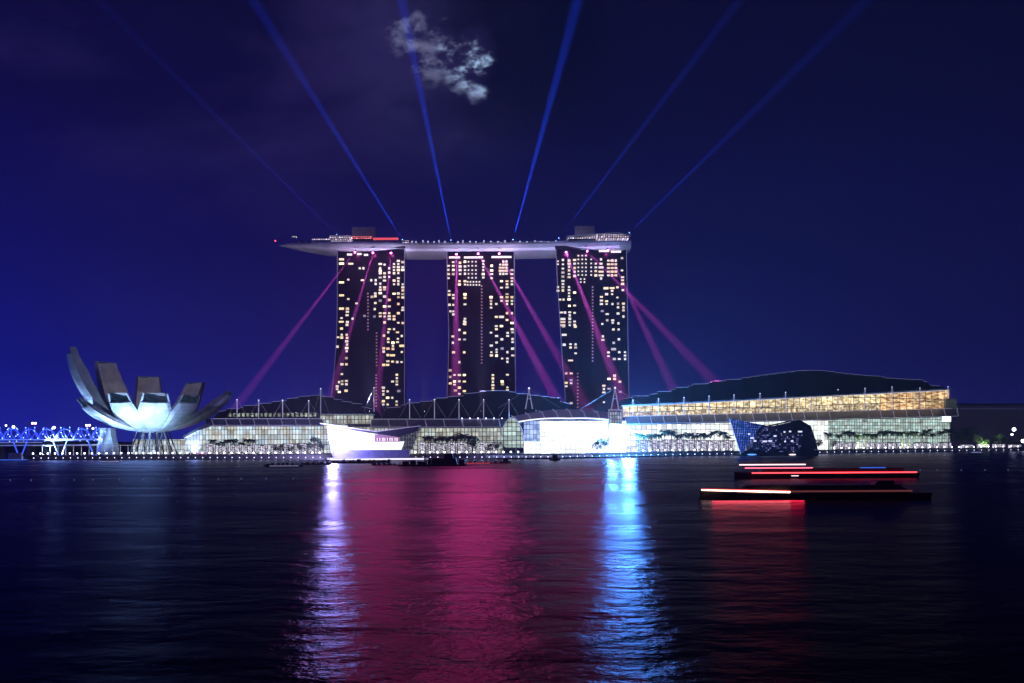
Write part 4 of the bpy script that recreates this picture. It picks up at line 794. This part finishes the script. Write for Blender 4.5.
obj('lattice_screen', MB().prism([at(398, 436, Y+2), at(418, 430, Y+2), at(412, 450, Y+2), at(401, 450, Y+2)], (0, 8, 0)), 'lattice', W1)
obj('sign_panel', MB().prism([at(374.5, 434, Y-0.6), at(400, 437.3, Y-0.6), at(400, 441.8, Y-0.6), at(374.5, 441.8, Y-0.6)], (0, 0.5, 0)), mat('sign_panel_mauve', (0.25, 0.12, 0.2), 0.6, emit=(0.7, 0.35, 0.5), es=0.35), W1)
for i, sh in enumerate('IIOIIOIOI'):
    x = 377+i*2.5; g = MB()
    if sh == 'I': a = at(x, 441, Y-1); b = at(x+0.7, 437.9, Y-1); g.box(a.x, b.x, Y-0.95, Y-0.65, a.z, b.z)
    else:
        a = at(x, 441, Y-1); b = at(x+1.8, 437.9, Y-1); g.box(a.x, a.x+0.4, Y-0.95, Y-0.65, a.z, b.z); g.box(b.x-0.4, b.x, Y-0.95, Y-0.65, a.z, b.z); g.box(a.x+0.4, b.x-0.4, Y-0.95, Y-0.65, b.z-0.4, b.z)
    obj('sign_letter', g, glow_mat('sign_letter_pale', (1, 0.85, 0.9), 1.1) if i == 0 else bpy.data.materials['sign_letter_pale'], W1)
a = at(333, 450, Y-2); b = at(408, 457, Y-2)
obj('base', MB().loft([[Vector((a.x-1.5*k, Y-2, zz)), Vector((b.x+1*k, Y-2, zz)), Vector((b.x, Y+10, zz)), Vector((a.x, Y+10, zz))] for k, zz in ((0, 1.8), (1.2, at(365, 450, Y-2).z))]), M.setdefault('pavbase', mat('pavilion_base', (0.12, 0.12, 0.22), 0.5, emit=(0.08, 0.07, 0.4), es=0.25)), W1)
obj('pontoon', MB().box(at(326, 458, 618).x, at(425, 458, 618).x, 615, 638, -0.3, 1.79), 'concrete', W1)
obj('pontoon_light', MB().box(at(327, 458, 615).x, at(424, 458, 615).x, 614.6, 614.9, 0.35, 1.35), glow_mat('pontoon_edge_light', (0.85, 0.8, 1), 1.6), W1)

# ------------------------------------------------------------------ crystal pavilion
K2 = thing('crystal_pavilion', (at(775, 454, 715).x, 715, 0), 'dark faceted glass pavilion on the water, glowing blue at its pointed left end', 'pavilion')
Y = 600
V = {k: at(x, y, yy+118) for k, (x, y, yy) in dict(a=(729.3, 418.6, 604), b=(738, 420, 596), c=(762.6, 425, 592), d=(772, 426.2, 592), e=(800, 419.8, 594), f=(811, 426, 600), g=(816, 441, 604), h=(818.5, 452.5, 604), i=(740.5, 454, 602), j=(752, 447.5, 588), k=(766, 451.5, 586), l=(800, 452, 586), m=(756, 433, 588), n=(782, 434, 587), o=(803, 434, 589)).items()}
back = [Vector((V[q].x, 742, V[q].z)) for q in 'abdefgh']
def facet(name, keys, m):
    ps = [V[q] for q in keys]; n = (ps[1]-ps[0]).cross(ps[2]-ps[0]).normalized()
    if n.y > 0: n = -n
    obj(name, MB().prism(ps, -n*0.6), m, K2)
facet('blue_facet', 'abi', 'crysB'); facet('blue_facet', 'bmi', 'crysB'); facet('blue_facet', 'bcm', 'crysB'); facet('lit_facet', 'cdnm', 'crysM'); facet('lit_facet', 'mnkj', 'crysM'); facet('blue_facet', 'mji', 'crysM')
facet('dark_facet', 'den', 'crysD'); facet('dark_facet', 'eon', 'crysD'); facet('lit_facet', 'nolk', 'crysM'); facet('dark_facet', 'efo', 'crysD'); facet('dark_facet', 'fgo', 'crysD'); facet('dark_facet', 'ghlo', 'crysD'); facet('dark_facet', 'ijk', 'crysD')
V['p'] = at(742, 456.6, 718); V['q'] = at(818, 456.4, 720); V['p'].z = V['q'].z = 0.05
obj('hull_base', MB().prism([V['i'], V['k']+Vector((0, 12, 0)), V['l']+Vector((0, 12, 0)), V['h'], V['q'], V['p']], (0, 20, 0)), 'black', K2)
obj('rear_shell', MB().loft([[V[q]+Vector((0, 3 if n == 0 else 0, 0)) if n == 0 else p for q, p in zip('abdefgh', back)] for n in (0, 1)], cap=False), 'black', K2)
obj('edge_tube', MB().path([V['a']+Vector((0, -.4, 0)), V['i']+Vector((0, -.4, 0))], 0.25, 5), 'mastm', K2)
for x, y, w_ in ((752, 438, 3.0), (749, 434, 2), (765, 441.3, 4), (770, 441, 3), (775, 436, 2.5), (784.5, 432, 1.6), (790, 431.5, 1.8), (800, 431.6, 4), (792, 441, 2.0), (755, 441, 2.5), (785, 441.5, 1.2)):
    p = at(x, y, 704); obj('lit_room', MB().box(p.x-w_*0.4, p.x+w_*0.4, 703.2, 704.2, p.z-0.6, p.z+0.6), M.setdefault('room', glow_mat('pavilion_room_light', (0.75, 0.75, 1.0), 1.2)), K2)
for x, c, lb in ((752, (0.1, 0.35, 1.0), 'blue'), (792.5, (1, 0.8, 0.85), 'white')):
    p = at(x, 454.6, 708); obj('waterline_light', MB().ball(p, 1.2, 10, 5, (3.4 if lb == 'blue' else 2.6, 1, 0.55)), glow_mat('waterline_light_'+lb, c, 1.4), K2)

# ------------------------------------------------------------------ strong plaza floodlights whose light lies on the water
def lamp_post(px, py, Y, zb, en, col, rad, label, m='lamp_cyan', r=1.0):
    p = at(px, py, Y); o = thing('plaza_lamp', (p.x, Y, zb), label, 'lamp', 'bright lamps at the water edge')
    obj('post', MB().bar((p.x, Y, zb), p-Vector((0, 0, r)), 0.22, 6), 'dark_metal', o); obj('lamp_head', MB().ball(p, r*0.8, 10, 6), m, o); point('lamp_light', p-Vector((0, 2.2, 0)), en, col, rad, o)
E_W = 4.2e5
lamp_post(613, 432, SY(613)+12, 3.5, E_W*1.5, (0.08, 0.34, 1.0), 3.0, 'left blue-white floodlamp in front of the plaza gate', r=1.5)
lamp_post(628, 430, SY(628)+12, 3.5, E_W*2.4, (0.08, 0.36, 1.0), 3.5, 'brightest blue-white floodlamp right of the plaza gate', r=2.0)
lamp_post(333, 438, 620, 1.8, E_W*0.8, (0.42, 0.38, 1.0), 2.0, 'white floodlamp at the left end of the white pavilion', r=0.9)

# ------------------------------------------------------------------ boats
def hull_mb(x0, x1, yc, beam, zk, zg, bow=-1, n=14):
    rg = []
    for i in range(n+1):
        u = i/n; x = x0+(x1-x0)*u; b = (u if bow < 0 else 1-u); k = min(1, (b/0.28))**0.6 if b < 0.28 else 1 ; k = max(k, 0.04); rise = 0.55*(1-min(1, b/0.25))**1.5*(zg-zk)*0.6
        w_ = beam/2*k; rg.append([Vector((x, yc-w_, zg+rise)), Vector((x, yc-w_*0.75, zk)), Vector((x, yc+w_*0.75, zk)), Vector((x, yc+w_, zg+rise))])
    return MB().loft(rg)
Y = 179.0; sx = lambda p, Y: (p-CX)*Y/F
b1 = thing('river_boat', (sx(800, Y), Y, 0), 'long low dark river boat nearest the viewer, white and red light strip at its bow', 'boat')
x0, x1 = sx(699, Y), sx(925, Y); zb = lambda py: at(745, py, Y).z
obj('hull', hull_mb(x0, x1, Y, 6.0, -0.3, 1.25), 'black', b1)
obj('cabin', MB().loft([[Vector((x, Y-s, 1.2)), Vector((x, Y-s*0.9, zt)), Vector((x, Y+s*0.9, zt)), Vector((x, Y+s, 1.2))] for x, s, zt in ((sx(735, Y), 2.0, 1.5), (sx(748, Y), 2.2, 2.7), (sx(895, Y), 2.2, 2.75), (sx(903, Y), 2.0, 1.9))]), 'black', b1)
obj('roof', MB().box(sx(742, Y), sx(900, Y), Y-2.4, Y+2.4, 2.76, 2.88), 'dark_metal', b1)
obj('wheelhouse', MB().loft([[Vector((sx(a, Y), Y-1.3, zz)), Vector((sx(b, Y), Y-1.3, zz)), Vector((sx(b, Y), Y+1.3, zz)), Vector((sx(a, Y), Y+1.3, zz))] for a, b, zz in ((872, 892, 2.88), (875, 891, 3.7))]), 'black', b1)
yf = Y-3.15; xe = sx(785, Y)
def slant(nm, za0, za1, zc0, zc1, m): obj(nm, MB().add([(x0+0.2, Y-1.4, za0), (xe, yf, zc0), (xe, yf, zc1), (x0+0.2, Y-1.4, za1), (x0+0.2, Y-1.25, za0), (xe, yf+.15, zc0), (xe, yf+.15, zc1), (x0+0.2, Y-1.25, za1)], [(0, 1, 2, 3), (4, 7, 6, 5), (0, 4, 5, 1), (3, 2, 6, 7), (0, 3, 7, 4), (1, 5, 6, 2)]), m, b1)
slant('bow_light_strip', 1.86, 2.05, 1.38, 1.66, 'tube_amber'); slant('red_light_strip', 2.08, 2.28, 1.69, 1.88, glow_mat('bow_red_strip', (1, 0.05, 0.04), 1.3))
obj('side_light_strip', MB().box(xe+0.1, sx(905, Y), yf, yf+0.1, 1.5, 1.85), 'tube_brown', b1)
l = bpy.data.lights.new('hull_red_light', 'AREA'); l.shape = 'RECTANGLE'; l.size = 19; l.size_y = 0.5; l.energy = 700; l.color = (1, 0.02, 0.05); o = link(bpy.data.objects.new('hull_red_light', l)); o.parent = b1; o.location = (sx(752, Y)-sx(800, Y), -4.2, 0.8); o.rotation_euler = (R(-62), 0, 0)
Y = 280.0
b2 = thing('tour_boat', (sx(825, Y), Y, 0), 'farther tour boat with pink roof light strips and a long red side strip', 'boat')
obj('hull', hull_mb(sx(734, Y), sx(915, Y), Y, 6.4, -0.3, 1.55), 'black', b2)
obj('cabin', MB().box(sx(760, Y), sx(900, Y), Y-2.4, Y+2.4, 1.5, 3.0), 'black', b2); obj('roof', MB().box(sx(740, Y), sx(902, Y), Y-2.7, Y+2.7, 3.01, 3.2), 'dark_metal', b2)
obj('upper_roof', MB().box(sx(738, Y), sx(806, Y), Y-2.4, Y+2.4, 4.6, 4.75), 'dark_metal', b2)
for px in (741, 762, 783, 803): obj('roof_post', MB().bar((sx(px, Y), Y-2.2, 3.2), (sx(px, Y), Y-2.2, 4.6), 0.08, 5), 'dark_metal', b2)
for px in (745, 755): obj('roof_post', MB().bar((sx(px, Y), Y-2.4, 1.5), (sx(px, Y), Y-2.4, 3.0), 0.08, 5), 'dark_metal', b2)
def strip(nm, a, b, py, m, h=0.22): zz = at(800, py, Y).z; h *= 1.36; obj(nm, MB().box(sx(a, Y), sx(b, Y), Y-3.4, Y-3.25, zz-h/2, zz+h/2), m, b2)
strip('upper_light_strip', 736.5, 802, 464.2, 'tube_pale', 0.24); strip('middle_light_strip', 742, 809, 467.5, M.setdefault('tube_pr', glow_mat('rose_light_strip', (1, 0.15, 0.25), 2.4)), 0.24); strip('red_light_strip', 749, 912, 472.4, 'tube_red', 0.26)
strip('blue_light', 856, 881, 467.7, 'tube_blue', 0.18); strip('white_light', 788, 795, 475.4, 'tube_pale', 0.12)
# barge group near the pavilions
Y = 455.0
bg_ = thing('work_barge', (sx(440, Y), Y, 0), 'black work barge with a crane cabin silhouetted against the pink water', 'barge')
obj('hull', MB().loft([[Vector((sx(a, Y), Y-5, zz)), Vector((sx(b, Y), Y-5, zz)), Vector((sx(b, Y), Y+5, zz)), Vector((sx(a, Y), Y+5, zz))] for a, b, zz in ((401, 466, -0.3), (398, 468, 0.9))]), 'black', bg_)
obj('cabin', MB().loft([[Vector((sx(a, Y), Y-3, zz)), Vector((sx(b, Y), Y-3, zz)), Vector((sx(b, Y), Y+3, zz)), Vector((sx(a, Y), Y+3, zz))] for a, b, zz in ((432, 457, 0.9), (432, 456, 4.2))]), 'black', bg_)
obj('wheelhouse', MB().loft([[Vector((sx(a, Y), Y-2, zz)), Vector((sx(b, Y), Y-2, zz)), Vector((sx(b, Y), Y+2, zz)), Vector((sx(a, Y), Y+2, zz))] for a, b, zz in ((444, 453, 4.2), (444.6, 452.6, 6.6))]), 'black', bg_)
g = MB()
for px in (425, 433, 438, 458, 461): g.bar((sx(px, Y), Y-2, 0.8), (sx(px, Y), Y-2, 4.2+(px % 3)*0.8), 0.12, 4)
g.bar((sx(433, Y), Y-2, 5), (sx(424, Y), Y-2, 2), 0.12, 4); obj('rigging', g, 'black', bg_)
for a_, b_, hh in ((403, 409, 1.6), (411, 416, 2.2), (418, 427, 1.5), (459, 465, 2.4), (428, 431, 3.2)): obj('container', MB().box(sx(a_, Y), sx(b_, Y), Y-2.5, Y+2, 0.9, 0.9+hh), 'black', bg_)
obj('crane_boom', MB().bar((sx(455, Y), Y-1, 4.2), (sx(441, Y), Y-2, 9.5), 0.22, 5, 0.1), 'black', bg_)
obj('cabin_light', MB().box(sx(426, Y), sx(429, Y), Y-3.2, Y-3.0, 3.4, 4.2), glow_mat('cabin_pale_light', (0.6, 0.55, 0.9), 0.4), bg_)
def flat(name, cat, x0, x1, Y, h, label, light=None):
    o = thing(name, (sx((x0+x1)/2, Y), Y, 0), label, cat, 'low pontoons off the promenade')
    obj('deck', MB().loft([[Vector((sx(a, Y), Y-d, zz)), Vector((sx(b, Y), Y-d, zz)), Vector((sx(b, Y), Y+d, zz)), Vector((sx(a, Y), Y+d, zz))] for a, b, d, zz in ((x0+2, x1-2, 2.5, -0.2), (x0, x1, 3, h))]), 'black', o)
    rnd = random.Random(x0)
    for i in range(int((x1-x0)/5)):
        px = x0+3+i*5+rnd.uniform(-1, 1); w_ = rnd.uniform(0.4, 1.2); obj('deck_box', MB().box(sx(px, Y)-w_, sx(px, Y)+w_, Y-1.5, Y+1.5, h, h+rnd.uniform(0.3, 1.2)), 'black', o)
    if light: obj('edge_light', MB().box(sx(light[0], Y), sx(light[1], Y), Y-3.15, Y-2.95, 0.2, 0.45), light[2], o)
flat('pontoon', 'pontoon', 326, 391, 530, 1.3, 'long black pontoon in front of the white pavilion')
flat('pontoon', 'pontoon', 372, 428, 475, 0.4, 'thin dark pontoon left of the work barge')
flat('pontoon', 'pontoon', 463, 511, 500, 0.35, 'narrow dark pontoon right of the work barge', (466, 490, 'tube_reddim'))
M['mauve'] = glow_mat('boat_window_mauve', (0.6, 0.55, 0.9), 0.5)
flat('moored_boat', 'boat', 265, 303, 460, 0.9, 'low moored boat with a pale stripe left of the pavilion', (271, 300, 'mauve'))
flat('pontoon', 'pontoon', 300, 332, 500, 0.7, 'short dark pontoon just left of the white pavilion front')
def launch(x0, x1, Y, h, label, lit=None):
    o = thing('small_boat', (sx((x0+x1)/2, Y), Y, 0), label, 'boat', 'small boats off the promenade')
    obj('hull', hull_mb(sx(x0, Y), sx(x1, Y), Y, 2.6, -0.2, 0.9), 'black' if not lit else 'white_metal', o); a = x0+(x1-x0)*0.3; b = x0+(x1-x0)*0.8
    obj('cabin', MB().loft([[Vector((sx(p, Y), Y-1, zz)), Vector((sx(q, Y), Y-1, zz)), Vector((sx(q, Y), Y+1, zz)), Vector((sx(p, Y), Y+1, zz))] for p, q, zz in ((a, b, 0.9), (a+0.6, b-0.6, h))]), 'black' if not lit else 'white_metal', o)
    if lit: obj('side_light', MB().box(sx(x0+1, Y), sx(x1-1, Y), Y-1.5, Y-1.4, 0.3, 0.7), lit, o)
launch(549, 560, 580, 4.0, 'small dark boat before the plaza wall'); launch(499, 511, 520, 2.6, 'small dark boat at the tip of the narrow pontoon')
launch(100, 121, 600, 1.6, 'small pale-lit boat below the museum', 'mauve'); launch(970, 981, 830, 1.6, 'small pale-lit boat near the right edge', 'mauve')
launch(0, 28, 690, 6.0, 'dark boat with pale lights at the far left below the bridge', 'tube_blue')
# buoy lines
by = thing('buoy', (0, 0, 0), 'tiny pale buoy in the left line of buoys', 'buoy', 'left line of buoys')
obj('float', MB().ball((0, 0, 0.12), 0.28, 8, 5), 'white_metal', by); obj('cap', MB().ball((0, 0, 0.5), 0.12, 6, 4), glow_mat('buoy_lamp', (0.6, 0.6, 0.9), 0.8), by)
Yb = 286.0; fst = True
for px in (10, 31, 52, 74, 93, 119, 143, 168, 194, 218, 241, 266, 293):
    if fst: by.location = (sx(px, Yb), Yb, 0); fst = False
    else: dup(by, (sx(px, Yb), Yb, 0))
for px in (903, 920, 937, 961, 985, 1008): dup(by, (sx(px, 334), 334, 0), label='tiny pale buoy in the right line of buoys', group='right line of buoys')

# ------------------------------------------------------------------ architectural floodlights for the sky deck hull and the tree belt
for px, TY, k, lb in ((300, 305, 0.45, 'roof floodlight on the left hall aimed at the deck bow'), (372, 372, 0.5, 'roof floodlight before the left tower aimed at the deck'), (426, 424, 0.8, 'roof floodlight between left and middle towers aimed at the deck'), (482, 482, 0.5, 'roof floodlight before the middle tower aimed at the deck'), (536, 536, 1.0, 'roof floodlight between middle and right towers aimed at the deck'), (598, 600, 0.6, 'roof floodlight before the right tower aimed at the deck')):
    flood(Vector(((px-CX)*736/F, 722 if px != 598 else 735, 39)), at(TY, 246, 862), (1.1e6 if k > 0.51 or k < 0.46 else 4e6)*k, (0.66, 0.58, 1.0), 24, lb, rad=2, grp='roof floodlights aimed at the sky deck')
for px, lb in ((860, 'left'), (905, 'middle'), (985, 'right')):
    flood(Vector((sx(px, SY(px)+11), SY(px)+11, 4.9)), Vector((sx(px, SY(px)+20), SY(px)+20, 15)), 6e4, (0.75, 1.0, 0.5), 130, 'greenish ground floodlight under the trees, %s one' % lb, rad=0.4, grp='tree floodlights')
